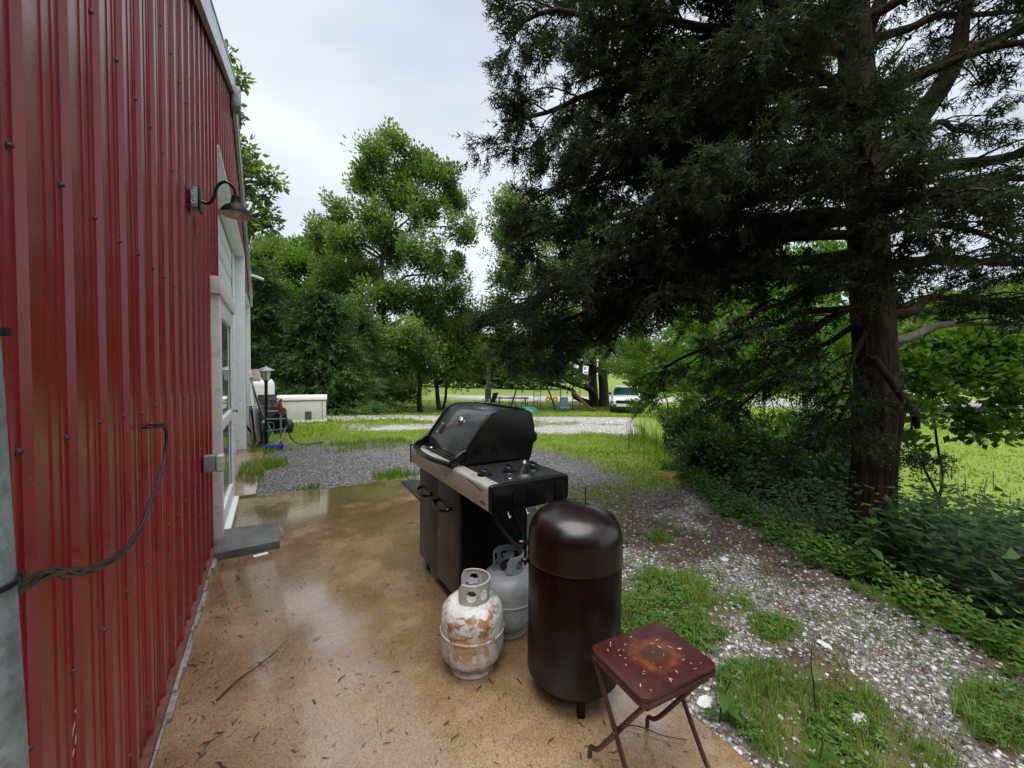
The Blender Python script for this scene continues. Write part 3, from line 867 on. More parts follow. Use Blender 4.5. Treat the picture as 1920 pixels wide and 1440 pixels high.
for ya, yb in ((2.138, 2.168), (2.807, 2.837)):
    m_ = MB(); m_.prism(capo, ya - 1.69, yb - 1.69, 'y'); e_ = m_.build('hood_end', MAT['black_gloss'], hood, bevel=.01, bseg=3)
    arm_ = [(1.0 - .93, .99), (.97 - .93, .985), (.895 - .93, .932), (.885 - .93, .915), (.887 - .93, .893), (.905 - .93, .885), (.93 - .93, .893), (.985 - .93, .93)]
    m_ = MB(); m_.prism(arm_, ya - 1.69, yb - 1.69, 'y'); m_.build('handle_arm', MAT['black_gloss'], hood, bevel=.009, bseg=3)
m_ = MB()
hb = [(.898 - .93, 2.15 - 1.69, .905), (.882 - .93, 2.25 - 1.69, .903), (.866 - .93, 2.38 - 1.69, .90), (.862 - .93, 2.487 - 1.69, .899), (.866 - .93, 2.595 - 1.69, .90), (.882 - .93, 2.72 - 1.69, .903), (.898 - .93, 2.825 - 1.69, .905)]
m_.tube(smooth_path(hb, 4), .017, 12); m_.build('handle', MAT['black_gloss'], hood, smooth=60)
m_ = MB(); m_.box(.955 - .93, .985 - .93, 2.17 - 1.69, 2.805 - 1.69, .905, .925); m_.build('lip', MAT['black_gloss'], hood, bevel=.006)
m_ = MB(); m_.lathe([(0, .004), (.016, .003), (.018, 0)], 20, (.945 - .93, 2.62 - 1.69, .93)); m_.build('igniter_button', MAT['chrome'], gr, smooth=40)
# slanted hood face: frame for badge and thermometer
na = math.atan2(1.186 - .985, 1.152 - 1.0)
def on_hood(y, t_, out=0.0):
    x = 1.0 + (1.152 - 1.0) * t_ - math.sin(na) * out; z = .985 + (1.186 - .985) * t_ + math.cos(na) * out
    return Vector((x - .93, y - 1.69, z))
nrm = Vector((-math.sin(na), 0, math.cos(na)))
qn = nrm.to_track_quat('Z', 'Y')
m_ = MB(); m_.lathe([(0, .012), (.022, .011), (.03, .006), (.034, .0), (.034, -.004)], 32)
th = m_.build('thermometer', MAT['chrome'], hood, smooth=40, loc=on_hood(2.47, .66, .009)); th.rotation_euler = qn.to_euler()
m_ = MB(); m_.prism(arc(0, 0, .02, math.pi * 1.05, math.pi * 1.95, 14), .0118, .0128)
m_.build('dial', M('rust_brown_dial', (.09, .035, .025), .4, bump=0), th)
m_ = MB()
m_.prism(rrect(-.026, .026, -.041, .041, .009), 0, .006)
bd = m_.build('badge', MAT['chrome'], hood, bevel=.0015, loc=on_hood(2.685, .30, .009)); bd.rotation_euler = qn.to_euler()
m_ = MB(); m_.prism(rrect(-.018, .018, -.033, .033, .004), .0062, .0068); m_.build('badge_field', MAT['black_gloss'], bd)
m_ = MB(); rr = random.Random(3)
for i in range(6):
    yy = -.027 + i * .0098
    m_.box(-.009, .009, yy, yy + .0035, .0069, .0076)
    if i % 2 == 0: m_.box(-.009, -.005, yy + .003, yy + .008, .0069, .0076)
m_.build('badge_lettering', MAT['chrome'], bd)
# lid stay behind
gb('rear_rail', 1.43, 1.45, 2.2, 2.78, 1.19, 1.215, 'black_matte', .004)

# ------------------------------------------------------------------ gas cylinders
def rusty_white():
    t = NT('rusty_white_tank_paint')
    v = t.map((1, 1, 1.0))
    base = t.ramp(t.noise(7, 6, .65), [(.3, (.42, .41, .40)), (.6, (.66, .655, .64))])
    grey = t.ramp(t.noise(12, 6, .7, t.map((1, 1, 1.8)), .4), [(.54, 0.0), (.62, .8)])
    c = t.mix(grey, base, (.26, .25, .26))
    xyz = t.sep(t.tc.outputs['Object'])
    zones_ = t.ramp(xyz[2], [(.02, .25), (.09, .55), (.2, 1.0), (.3, .9), (.36, .25)])
    r1 = t.ramp(t.noise(12, 8, .72, t.map((1, 1, 1.5)), .3), [(.51, 0.0), (.57, 1.0)])
    c = t.mix(t.math('MULTIPLY', r1, zones_), c, t.ramp(t.noise(30, 4), [(.35, (.13, .05, .02)), (.65, (.42, .19, .045))]))
    run = t.ramp(t.noise(7, 6, .65, t.map((1.2, 1.2, .5)), .8), [(.51, 0.0), (.6, .85)])
    zr = t.ramp(xyz[2], [(.06, 0.4), (.12, 1.0), (.19, .9), (.24, 0.0)])
    c = t.mix(t.math('MULTIPLY', run, zr), c, (.4, .22, .06))
    sp = t.ramp(t.noise(48, 3, .8), [(.64, 0.0), (.70, 1.0)])
    c = t.mix(sp, c, (.09, .05, .035))
    t.set(color=c, rough=.42, spec=.45); t.bump(t.noise(26, 6, .7), .35, .006)
    return t.m
def peeled_grey():
    t = NT('peeling_grey_tank_paint')
    base = t.ramp(t.noise(5, 5), [(.3, (.27, .295, .33)), (.7, (.38, .405, .44))])
    xyz = t.sep(t.tc.outputs['Object'])
    low = t.ramp(xyz[2], [(.05, .9), (.2, .8), (.27, .25), (.34, .12)])
    pe = t.ramp(t.noise(13, 7, .7, t.map((1, 1, 1.2)), .5), [(.44, 0.0), (.53, 1.0)])
    c = t.mix(t.math('MULTIPLY', pe, low), base, t.ramp(t.noise(40, 4), [(.3, (.24, .23, .2)), (.7, (.42, .42, .4))]))
    c = t.mix(t.ramp(t.noise(30, 6, .75), [(.6, 0.0), (.68, .8)]), c, (.46, .48, .5))
    t.set(color=c, rough=.4, spec=.5); t.bump(pe, .2, .003)
    return t.m
MAT['rusty'] = rusty_white(); MAT['peel'] = peeled_grey()
MAT['collar_w'] = M('pale_grey_collar', (.44, .43, .41), .45, var=.12, scale=14, dirt=(.2, .12, .08), dirt_amt=.3)
MAT['collar_g'] = M('grey_collar', (.25, .275, .31), .45, var=.15, scale=12, dirt=(.42, .44, .45), dirt_amt=.35)
def cylinder(name, label, loc, rz, body_mat, col_mat, cut):
    t = thing(name, label, 'gas cylinder', loc, rz, 'gas cylinders on the slab')
    Rb = .156
    pr = [(0, .03), (.06, .028), (.11, .038), (.14, .06), (.154, .09), (Rb, .12), (Rb, .186), (Rb + .0035, .188), (Rb + .0035, .196), (Rb, .198), (Rb, .25), (.152, .28), (.141, .303), (.122, .322), (.095, .337), (.06, .346), (.03, .349), (0, .35)]
    m_ = MB(); m_.lathe(pr, 56); m_.build('body', MAT[body_mat], t, smooth=40)
    m_ = MB(); m_.lathe([(.098, .05), (.104, .04), (.104, .004), (.109, 0), (.112, .002), (.108, .01), (.108, .05)], 40); m_.build('foot_ring', MAT[body_mat], t, smooth=40)
    # collar: a rolled sheet with an opening and oval hand holes, cut from a grid
    nA, nZ = 120, 26
    r0, z0, z1 = .084, .33, .435
    a_open = cut
    me_v, me_f = [], []
    idx = {}
    def vid(i, j, rad):
        key = (i, j, rad)
        if key not in idx:
            a = a_open / 2 + (2 * math.pi - a_open) * i / nA
            idx[key] = len(me_v)
            me_v.append((rad * math.cos(a), rad * math.sin(a), z0 + (z1 - z0) * j / nZ))
        return idx[key]
    holes = [(.17, .52, .055, .26), (.33, .5, .05, .22), (.5, .5, .055, .26), (.67, .5, .05, .22), (.83, .52, .055, .26)]
    keep = set()
    for i in range(nA):
        for j in range(nZ):
            u, v = (i + .5) / nA, (j + .5) / nZ
            edge = min(u, 1 - u)
            if any(abs((u - hu) / ru)**2.6 + abs((v - hv) / rv)**2.6 < 1 for hu, hv, ru, rv in holes): continue
            if v > 1 - max(0, (.04 - edge) / .04) * .25: continue
            if v < .16 and not any(abs(u - c_) < .07 for c_ in (.14, .43, .68, .92)): continue
            keep.add((i, j))
    for (i, j) in keep:
        for rad, flip in ((r0, False), (r0 + .0045, True)):
            q_ = [vid(i, j, rad), vid(i + 1, j, rad), vid(i + 1, j + 1, rad), vid(i, j + 1, rad)]
            me_f.append(tuple(q_ if flip else q_[::-1]))
        for (di, dj, a, b) in ((-1, 0, (i, j), (i, j + 1)), (1, 0, (i + 1, j), (i + 1, j + 1)), (0, -1, (i, j), (i + 1, j)), (0, 1, (i, j + 1), (i + 1, j + 1))):
            if (i + di, j + dj) not in keep:
                me_f.append((vid(*a, r0), vid(*b, r0), vid(*b, r0 + .0045), vid(*a, r0 + .0045)))
    m_ = MB(); m_.v = me_v; m_.f = me_f
    c_ = m_.build('collar', MAT[col_mat], t, smooth=40)
    m_ = MB(); m_.tube([(r0 * math.cos(a), r0 * math.sin(a), z1 - .001) for a in np.linspace(a_open / 2 + .25, 2 * math.pi - a_open / 2 - .25, 60)], .0045, 8)
    m_.build('rolled_rim', MAT[col_mat], c_, smooth=70)
    m_ = MB(); m_.lathe([(0, .345), (.022, .345), (.022, .363), (.015, .367), (.015, .385), (.018, .387), (.018, .403), (0, .405)], 18)
    m_.tube([(0, 0, .377), (.05, 0, .377)], .015, 12); m_.tube([(.045, 0, .377), (.062, 0, .377)], .018, 12)
    v_ = m_.build('valve', MAT['black_plastic'], t, smooth=40)
    m_ = MB()
    poly = []
    for k in range(40):
        a = 2 * math.pi * k / 40
        r_ = .03 + .006 * math.cos(5 * a)
        poly.append((r_ * math.cos(a), r_ * math.sin(a)))
    m_.prism(poly, .405, .42); m_.build('handwheel', MAT['galv_old'], v_, bevel=.003)
    return t
cylinder('gas_cylinder', 'white gas cylinder streaked with orange rust, nearest on the slab', (.848, 1.745, .001), R(150), 'rusty', 'collar_w', 1.55)
c2 = cylinder('gas_cylinder', 'grey gas cylinder with peeling paint between grill and brown smoker', (1.145, 1.895, .001), R(205), 'peel', 'collar_g', 1.0)
m_ = MB(); m_.box(-.011, .011, -.0008, .0008, -.006, .006)
stk = m_.build('sticker', MAT['white_trim'], c2, loc=(-.086, -.074, .332)); stk.rotation_euler = (R(-62), 0, R(-49))

# ------------------------------------------------------------------ brown drum smoker
def smoker_paint(matte):
    t = NT('dull_brown_barrel_paint' if matte else 'glossy_brown_lid_enamel')
    c = t.ramp(t.noise(4, 6), [(.3, (.005, .0014, .0012)), (.7, (.010, .0026, .0022))])
    sp = t.ramp(t.noise(70, 3, .8), [(.68, 0.0), (.74, .6)])
    c = t.mix(sp, c, (.1, .075, .06))
    ru = t.ramp(t.noise(3.5, 5, .6, t.map((3, 3, .35))), [(.7, 0.0), (.78, .3)])
    c = t.mix(ru, c, (.12, .05, .02))
    t.set(color=c, rough=t.ramp(t.noise(6, 4), [(.3, .24), (.7, .38)]), spec=.2 if matte else .5, coat=0.0 if matte else .25, coatr=.2)
    t.bump(t.noise(5, 3), .06, .02)
    return t.m
MAT['smoker'] = smoker_paint(True); MAT['smoker_lid'] = smoker_paint(False)
sm = thing('drum_smoker', 'tall dark brown drum smoker with domed lid beside the gas cylinders', 'smoker', (1.195, 1.385, 0), R(-31))
Rd = .213
m_ = MB(); m_.lathe([(0, .07), (.17, .07), (.195, .078), (Rd, .10), (Rd, .60), (Rd - .004, .612), (Rd - .03, .612)], 64); m_.build('barrel', MAT['smoker'], sm, smooth=40)
m_ = MB(); m_.lathe([(Rd - .012, .613), (Rd + .004, .613), (Rd + .005, .622), (Rd + .003, .632), (Rd + .002, .70), (Rd - .001, .735), (Rd - .012, .77), (Rd - .035, .803), (Rd - .07, .825), (Rd - .12, .84), (.05, .848), (0, .849)], 64); lid = m_.build('lid', MAT['smoker_lid'], sm, smooth=40)
for a in (.6, 2.7, 4.75):
    m_ = MB(); m_.box(-.016, .016, -.004, .004, 0, .1); m_.box(-.016, -.010, -.004, .022, 0, .1)
    g_ = m_.build('leg', MAT['smoker'], sm, loc=((Rd - .03) * math.cos(a), (Rd - .03) * math.sin(a), 0)); g_.rotation_euler = (0, 0, a + math.pi / 2)
# lid handle: two thin upright rods with a cross wire
m_ = MB()
m_.tube([(-.052, .02, .835), (-.052, .02, .915)], .003, 6); m_.tube([(.052, .02, .835), (.05, .022, .925)], .003, 6)
m_.tube([(-.052, .02, .868), (.052, .02, .868)], .0025, 6); m_.box(-.07, -.034, .014, .026, .84, .848); m_.box(.034, .07, .014, .026, .84, .848)
m_.build('lid_rods', MAT['black_plastic'], lid, smooth=60)
def lug(a, z, r_out, parent):
    m_ = MB()
    ol = arc(r_out, 0, .018, -math.pi / 2, math.pi / 2, 10) + [(Rd - .012, .02), (Rd - .012, -.02)]
    m_.prism(ol, -.004, .004)
    l_ = m_.build('lug', MAT['smoker'], parent, bevel=.0015, loc=(0, 0, z)); l_.rotation_euler = (0, 0, a)
    m_ = MB(); m_.lathe([(0, .006), (.009, .0055), (.010, -.0055), (0, -.006)], 14, (r_out, 0, 0)); m_.build('bolt', MAT['galv'], l_, smooth=40)
lug(math.pi - .1, .66, Rd + .035, lid); lug(math.pi - .02, .585, Rd + .018, sm)
m_ = MB(); m_.tube([(Rd + .018 + .016 * math.cos(a), 0, .665 + .016 * math.sin(a)) for a in np.linspace(0, 6.0, 14)], .004, 6)
m_.build('ring_latch', MAT['black_plastic'], lid, smooth=60)

# ------------------------------------------------------------------ small folding table
def rust_top():
    t = NT('rusty_maroon_table_top')
    v = t.map((1, 1, 1))
    xyz = t.sep(t.tc.outputs['Object'])
    wob = t.math('MULTIPLY', t.math('SUBTRACT', t.noise(17, 7, .7), .5), .11)
    dx = t.math('ADD', xyz[0], -.012); dy = t.math('ADD', xyz[1], -.0)
    r_ = t.math('SQRT', t.math('ADD', t.math('MULTIPLY', dx, dx), t.math('MULTIPLY', t.math('MULTIPLY', dy, dy), 1.25)))
    r_ = t.math('ADD', r_, wob)
    base = t.ramp(t.noise(22, 6, .7), [(.3, (.032, .007, .008)), (.7, (.062, .013, .012))])
    ring = t.ramp(r_, [(.035, .15), (.055, .55), (.075, 1.0), (.092, .45), (.105, 0.0)])
    ring = t.mix(1.0, ring, t.ramp(t.noise(26, 8, .75), [(.38, .1), (.56, 1.0)]), 'MULTIPLY')
    c = t.mix(ring, base, (.15, .04, .012))
    mid = t.ramp(r_, [(.03, .8), (.055, 0.0)])
    c = t.mix(mid, c, (.05, .025, .012))
    t.set(color=c, rough=t.ramp(t.noise(9, 5), [(.35, .22), (.65, .5)]), spec=.5); t.bump(t.noise(60, 5, .7), .3, .003)
    return t.m
MAT['rust_top'] = rust_top()
MAT['maroon_tube'] = M('dark_maroon_tube', (.05, .014, .012), .4, var=.3, scale=25, dirt=(.12, .04, .02), dirt_amt=.4)
TC = Vector((1.155, .912, 0)); trz = math.atan2(1.03 - 1.06, 1.34 - .99)
tb = thing('folding_table', 'small low folding table with rusty maroon top on crossed legs', 'table', TC, trz)
hw, hd = .175, .137
m_ = MB(); m_.prism(rrect(-hw, hw, -hd, hd, .03, 6), .438, .452)
tp = m_.build('table_top', MAT['rust_top'], tb, bevel=.004)
m_ = MB()
ro = rrect(-hw, hw, -hd, hd, .03, 6); ri = rrect(-hw + .004, hw - .004, -hd + .004, hd - .004, .027, 6)
n_ = len(ro)
m_.add([(a, b, .4375) for a, b in ro] + [(a, b, .4375) for a, b in ri] + [(a, b, .42) for a, b in ro] + [(a, b, .42) for a, b in ri],
       [(i, (i+1) % n_, 2*n_ + (i+1) % n_, 2*n_ + i) for i in range(n_)] + [(n_ + i, 3*n_ + i, 3*n_ + (i+1) % n_, n_ + (i+1) % n_) for i in range(n_)] + [(2*n_ + i, 2*n_ + (i+1) % n_, 3*n_ + (i+1) % n_, 3*n_ + i) for i in range(n_)])
m_.build('rim', MAT['maroon_tube'], tp)
for sx in (-1, 1):
    x_ = sx * (hw - .012)
    for k, dirn in enumerate((1, -1)):
        xx = x_ - sx * .016 * k
        a = (xx, dirn * (hd - .012), .425); b = (xx, -dirn * (hd + .0), .03)
        m_ = MB(); m_.tube(smooth_path([a, (xx, dirn * (hd - .012) * .33, .30), (xx, -dirn * (hd) * .72, .085), (xx, -dirn * (hd + .012), .045), (xx, -dirn * (hd + .018), .004)], 4), .0085, 10)
        m_.build('leg', MAT['maroon_tube'], tb, smooth=60)
    m_ = MB(); m_.tube([(x_ + sx * .012, .0, .235), (x_ - sx * .03, 0, .235)], .006, 8); m_.build('pivot', MAT['screw'], tb, smooth=60)
m_ = MB(); m_.tube([(-hw + .03, -hd + .02, .40), (hw - .03, -hd + .02, .40)], .006, 8); m_.build('cross_bar', MAT['maroon_tube'], tb, smooth=60)
# dropped cedar bits lying on the table
P = RNG.uniform(-1, 1, (34, 3)) * (hw * .85, hd * .85, 0) + (0, 0, .4535)
TVb = np.array([(-.5, -.09, 0), (.1, -.12, .02), (.5, .06, 0), (.05, .1, .05)]); TFb = np.array([(0, 1, 3), (1, 2, 3)])
me = scatter('table_litter', TVb, TFb, P, rot_z(RNG.random(34) * 6.28), RNG.uniform(.006, .022, 34), M('pale_straw_bits', (.4, .31, .2), .7, bump=0))
o = obj('table_litter', me, None); o.location = TC; o.rotation_euler = (0, 0, trz)
tag(o, 'pale needle bits scattered on the rusty table top', 'litter', kind='stuff')

# ---- debris on the slab
def pick(n, f, x0, x1, y0, y1):
    out = []
    while len(out) < n:
        x = RNG.uniform(x0, x1, n * 3); y = RNG.uniform(y0, y1, n * 3)
        k = RNG.random(n * 3) < f(x, y)
        out += list(zip(x[k], y[k]))
    return np.array(out[:n])
q2 = pick(900, lambda x, y: .16 + .8 * np.exp(-((x + .36) / .12)**2) * (.3 + np.exp(-((y - 2.0) / .5)**2)) + .2 * np.exp(-((x + .2) / .3)**2) + .2 * np.exp(-((y - 1.3) / .6)**2), -.38, 1.5, .7, 4.0)
TVt = np.array([(-.5, -.05, .02), (-.15, -.02, .05), (.2, -.08, .04), (.5, .12, .02), (.2, .02, .09), (-.15, .08, .1)]); TFt = np.array([(0, 1, 5, 5), (1, 2, 4, 5), (2, 3, 4, 4)])
TFt3 = np.array([(0, 1, 5), (1, 2, 4), (1, 4, 5), (2, 3, 4)])
me = scatter('needle_litter', TVt, TFt3, np.column_stack([q2, np.full(len(q2), .002)]), rot_z(RNG.random(len(q2)) * 6.28), RNG.gamma(3, .0075, len(q2)) + .006, M('dark_twig_bits', (.045, .025, .016), .7, var=.5, bump=0))
tag(obj('needle_litter', me), 'dark bits of twig and needle strewn over the wet slab', 'litter', kind='stuff')
tw = thing('fallen_twig', 'thin dark forked twig lying on the slab near the wall', 'twig', (-.02, 2.2, .004))
tw.scale = (.72, .72, .72)
m_ = MB(); m_.tube(smooth_path([(-.27, -.13, .004), (-.17, -.02, .012), (-.06, .07, .008), (.03, .15, .012), (.12, .25, .02)], 5), [.0055 - .0036 * i / 20 for i in range(21)], 6); m_.build('stem', M('wet_bark', (.04, .024, .016), .6), tw, smooth=60)
m_ = MB(); m_.tube([(-.06, .07, .01), (-.02, .03, .012), (.0, -.04, .01)], [.003, .002, .001], 5); m_.tube([(.0, .12, .01), (.06, .14, .02)], [.0025, .001], 5); m_.build('side_twig', M('wet_bark_b', (.045, .027, .018), .6), tw)
tw2 = MB(); tw2.tube(smooth_path([(1.19, 1.12, .004), (1.27, 1.07, .012), (1.33, .99, .008), (1.40, .93, .006)], 5), [.003 - .0018 * i / 15 for i in range(16)], 5)
tag(tw2.build('fallen_twig', M('wet_bark_c', (.03, .02, .014), .6)), 'short curved twig on the slab under the folding table', 'twig')

# scuffs where the paint is scraped off the wall
for k, (y_, z_, l_, a_) in enumerate(((1.355, .62, .012, .3), (1.34, .585, .03, .9), (1.35, .55, .022, 1.2), (1.335, .53, .016, .8), (1.83, 1.33, .02, 1.2), (1.85, 1.36, .012, .4))):
    m_ = MB(); m_.prism([(-.5 * l_, -.001), (.1 * l_, -.002), (.5 * l_, .0005), (0, .0022)], 0, .0006)
    o = m_.build('paint_scuff', MAT['weather_white'], bld, loc=(.0005, y_ - Y0, z_)); o.rotation_euler = Matrix(((0, 0, 1), (math.cos(a_), -math.sin(a_), 0), (math.sin(a_), math.cos(a_), 0))).to_euler()
# ================================================================== THINGS IN THE YARD
def gz(x, y): return float(relief(x, y))
# ---- standby generator
gn = thing('standby_generator', 'low cream white standby generator box with a small black louvre', 'generator', (.75, 12.53, gz(.75, 12.2)), R(-6))
m_ = MB(); m_.box(-.6, .6, -.32, .32, .03, .60); m_.build('housing', MAT['white_plastic'], gn, bevel=.02)
m_ = MB(); m_.prism([(-.335, .605), (-.345, .62), (-.33, .70), (-.30, .735), (.30, .735), (.335, .70), (.345, .62), (.335, .605)], -.62, .62, 'x'); m_.build('lid', MAT['white_plastic'], gn, bevel=.012)
m_ = MB(); m_.box(-.62, .62, -.34, .34, 0, .05); m_.build('base', MAT['white_plastic'], gn, bevel=.01)
m_ = MB(); m_.box(.49, .505, -.328, -.319, .06, .59); m_.build('panel_seam', MAT['grey_pvc'], gn)
lv = MB(); lv.box(.07, .23, -.331, -.3205, .08, .30); lvo = lv.build('louvre', MAT['black_matte'], gn)
for k in range(7):
    m_ = MB(); m_.box(.078, .222, -.338, -.332, .09 + k * .029, .104 + k * .029); m_.build('slat', MAT['grey_pvc'], lvo)
for x in (-.56, .575):
    m_ = MB(); m_.lathe([(0, -.004), (.012, -.003), (.014, 0)], 10, (x, -.3405, .025), 'y'); m_.build('bolt', MAT['black_plastic'], gn)

# ---- upright propane tank behind the building corner
pt = thing('propane_tank', 'tall white upright propane tank behind the building corner', 'gas tank', (-.30, 12.9, gz(-.3, 12.9)))
m_ = MB(); m_.lathe([(0, .06), (.30, .06), (.37, .12), (.385, .2), (.385, 1.02), (.37, 1.11), (.32, 1.18), (.24, 1.225), (.12, 1.24), (0, 1.242)], 40); m_.build('shell', MAT['tank_white'], pt, smooth=40)
m_ = MB(); m_.lathe([(.17, 1.235), (.17, 1.44), (.16, 1.455), (.05, 1.46), (0, 1.46)], 32); m_.build('valve_dome', MAT['tank_white'], pt, smooth=40)
m_ = MB(); m_.lathe([(.28, 0), (.28, .08)], 32); m_.build('foot', MAT['tank_white'], pt, smooth=40)
m_ = MB()
for k in range(5): m_.box(-.11 + k * .05, -.08 + k * .05, -.3845 + abs(k - 2) * .006, -.36, .98, .992)
m_.build('lettering', MAT['grey_pvc'], pt)

# ---- small riding mower, mostly hidden
mw = thing('riding_mower', 'black riding mower parked beside the white propane tank', 'mower', (-.02, 10.95, gz(-.1, 10.9)), R(-80))
def wheel(parent, x, y, r, w, rimr, mat='rubber'):
    m_ = MB(); m_.lathe([(rimr, -w*.5), (r*.85, -w*.5), (r*.97, -w*.4), (r, -w*.2), (r, w*.2), (r*.97, w*.4), (r*.85, w*.5), (rimr, w*.5)], 28, (x, y, r), 'y')
    w_ = m_.build('wheel', MAT[mat], parent, smooth=40)
    m_ = MB(); m_.lathe([(0, -w*.3), (rimr*.4, -w*.3), (rimr*.9, -w*.2), (rimr*1.02, -w*.42), (rimr*1.02, w*.42), (rimr*.9, w*.2), (rimr*.4, w*.3), (0, w*.3)], 24, (x, y, r), 'y')
    m_.build('rim', MAT['galv'], w_, smooth=40)
for sy in (-1, 1):
    wheel(mw, -.38, sy * .3, .23, .18, .10); wheel(mw, .55, sy * .27, .16, .12, .07)
m_ = MB(); m_.prism([(-.6, .28), (.7, .25), (.74, .4), (.68, .56), (.25, .6), (.2, .42), (-.1, .40), (-.15, .5), (-.6, .52)], -.2, .2, 'y'); m_.build('body', MAT['black_gloss'], mw, bevel=.03)
m_ = MB(); m_.prism([(-.35, .53), (.0, .53), (.02, .57), (-.28, .61), (-.36, .86), (-.43, .85)], -.2, .2, 'y'); m_.build('seat', MAT['rubber'], mw, bevel=.03)
m_ = MB(); m_.lathe([(.15, -.012), (.168, 0), (.15, .012), (.132, 0), (.15, -.012)], 24, (.16, 0, .78)); m_.tube([(.16, 0, .78), (.24, 0, .55)], .02, 8); m_.build('steering_wheel', MAT['black_plastic'], mw, smooth=40)
m_ = MB(); m_.box(-.2, .4, -.42, .42, .1, .22); m_.build('mower_deck', MAT['black_matte'], mw, bevel=.04)

# ---- long tools leaning on the wall
lt = thing('leaning_poles', 'grey poles leaning together against the wall near the mower', 'poles', (-.36, 9.6, gz(-.3, 9.6)))
for k, (x0, y0, z0, x1, y1, z1, r_) in enumerate(((.32, .3, 0, -.02, .65, 1.28, .018), (.20, .2, 0, -.01, .62, 1.30, .014), (.4, .5, 0, .0, .72, 1.1, .016))):
    m_ = MB(); m_.tube([(x0, y0, z0), ((x0 + x1) / 2 - .02, (y0 + y1) / 2, (z0 + z1) / 2), (x1, y1, z1)], r_, 8); m_.build('pole', MAT['pipe' if k else 'hose_black'], lt, smooth=60)
ub = thing('meter_box', 'small white utility box fixed at the far corner of the wall', 'utility box', (WX + .12, 10.86, 1.3))
m_ = MB(); m_.box(-.09, .09, -.06, .06, -.13, .13); m_.build('housing', MAT['white_plastic'], ub, bevel=.01)
m_ = MB(); m_.box(-.1, .1, -.065, .065, .131, .15); m_.build('lid', MAT['white_plastic'], ub, bevel=.005)

# ---- hose hung in loops at the wall's corner
hs = thing('garden_hose', 'thick hank of grey hose hanging against the white garage jamb', 'hose', (WX + .06, 8.78, 0))
rr = random.Random(4)
for k in range(11):
    w = rr.uniform(.06, .17); top = .78 - rr.uniform(0, .1); bot = .03 + rr.uniform(0, .09); xo = rr.uniform(-.02, .16); yo = rr.uniform(-.08, .08)
    pts = [(xo + .02 + .01 * math.cos(a), yo + w * math.cos(a), (top + bot) / 2 + (top - bot) / 2 * math.sin(a)) for a in np.linspace(0, 2 * math.pi, 22)]
    m_ = MB(); m_.tube([(p[0] + .06 * (1 - (p[2] - bot) / (top - bot)), p[1], p[2]) for p in pts], .0115, 7); m_.build('hose_loop', MAT['hose_grey' if k % 3 else 'hose_black'], hs, smooth=70)
m_ = MB(); m_.tube([(-.08, 0, .77), (.12, 0, .77)], .015, 8); m_.build('hanger', MAT['galv'], hs)

# ---- watering can
wc = thing('watering_can', 'dark green plastic watering can hanging beside the coiled hose', 'watering can', (-.17, 9.0, .02), R(200))
m_ = MB(); m_.lathe([(0, .10), (.115, .10), (.125, .13), (.12, .36), (.10, .40)], 28); m_.build('can', MAT['green_plastic'], wc, smooth=40)
m_ = MB(); m_.lathe([(.105, .385), (.118, .41), (.10, .43), (.06, .44), (0, .442)], 28); m_.build('top', MAT['green_pale'], wc, smooth=40)
m_ = MB(); m_.tube([(.1, 0, .15), (.2, 0, .28), (.30, 0, .46)], [.03, .022, .017], 10); m_.build('spout', MAT['green_plastic'], wc, smooth=60)
m_ = MB(); m_.tube(smooth_path([(-.10, 0, .39), (-.2, 0, .38), (-.22, 0, .27), (-.12, 0, .16)], 5), .012, 8); m_.build('handle', MAT['green_plastic'], wc, smooth=60)
m_ = MB(); m_.prism([(-.05, 0), (.05, 0), (.07, .1), (-.07, .1)], -.05, .05, 'y'); m_.build('foot', MAT['green_plastic'], wc)

# ---- lamp post
lm = thing('lamp_post', 'short black post lantern standing on the gravel by the wall', 'lamp post', (-.085, 8.87, gz(-.085, 8.87)))
m_ = MB(); m_.lathe([(.05, 0), (.05, .03), (.03, .05), (.028, 1.22), (.04, 1.24), (.04, 1.26)], 20); m_.build('post', MAT['black_plastic'], lm, smooth=40)
m_ = MB(); m_.lathe([(.05, 1.26), (.062, 1.27), (.09, 1.44), (.0, 1.44)], 4); m_.build('glass', M('frosted_lantern_glass', (.62, .64, .62), .3), lm)
m_ = MB()
for k in range(4):
    a = k * math.pi / 2
    m_.tube([(.062 * math.cos(a), .062 * math.sin(a), 1.26), (.092 * math.cos(a), .092 * math.sin(a), 1.445)], .008, 5)
m_.build('lantern_frame', MAT['black_plastic'], lm)
m_ = MB(); m_.lathe([(.0, 1.445), (.155, 1.448), (.15, 1.46), (.07, 1.495), (.02, 1.515), (.02, 1.53), (0, 1.54)], 20); m_.build('cap', MAT['galv'], lm, smooth=30)

# ---- yard hydrant
hy = thing('yard_hydrant', 'grey standpipe with a rusty red hydrant head and brass valve', 'hydrant', (.15, 8.72, gz(.15, 8.72)))
m_ = MB(); m_.tube([(0, 0, 0), (0, 0, .68)], .02, 12); m_.build('standpipe', MAT['pipe'], hy, smooth=60)
m_ = MB(); m_.lathe([(.028, .66), (.036, .68), (.036, .78), (.022, .80), (.022, .84), (0, .85)], 16); m_.tube([(0, 0, .74), (.07, -.02, .72), (.085, -.025, .68)], .017, 8); m_.build('head', MAT['hydrant_red'], hy, smooth=40)
m_ = MB(); m_.prism([(-.05, .76), (-.06, .80), (-.02, .90), (.02, .92), (.03, .88), (-.01, .84), (.03, .79)], -.014, .014, 'y'); m_.build('lever', MAT['hydrant_red'], hy, bevel=.005)
m_ = MB(); m_.lathe([(.016, 0), (.016, .04), (.022, .045), (.022, .06)], 12, (.085, -.025, .62)); m_.build('valve', MAT['brass'], hy, smooth=40)
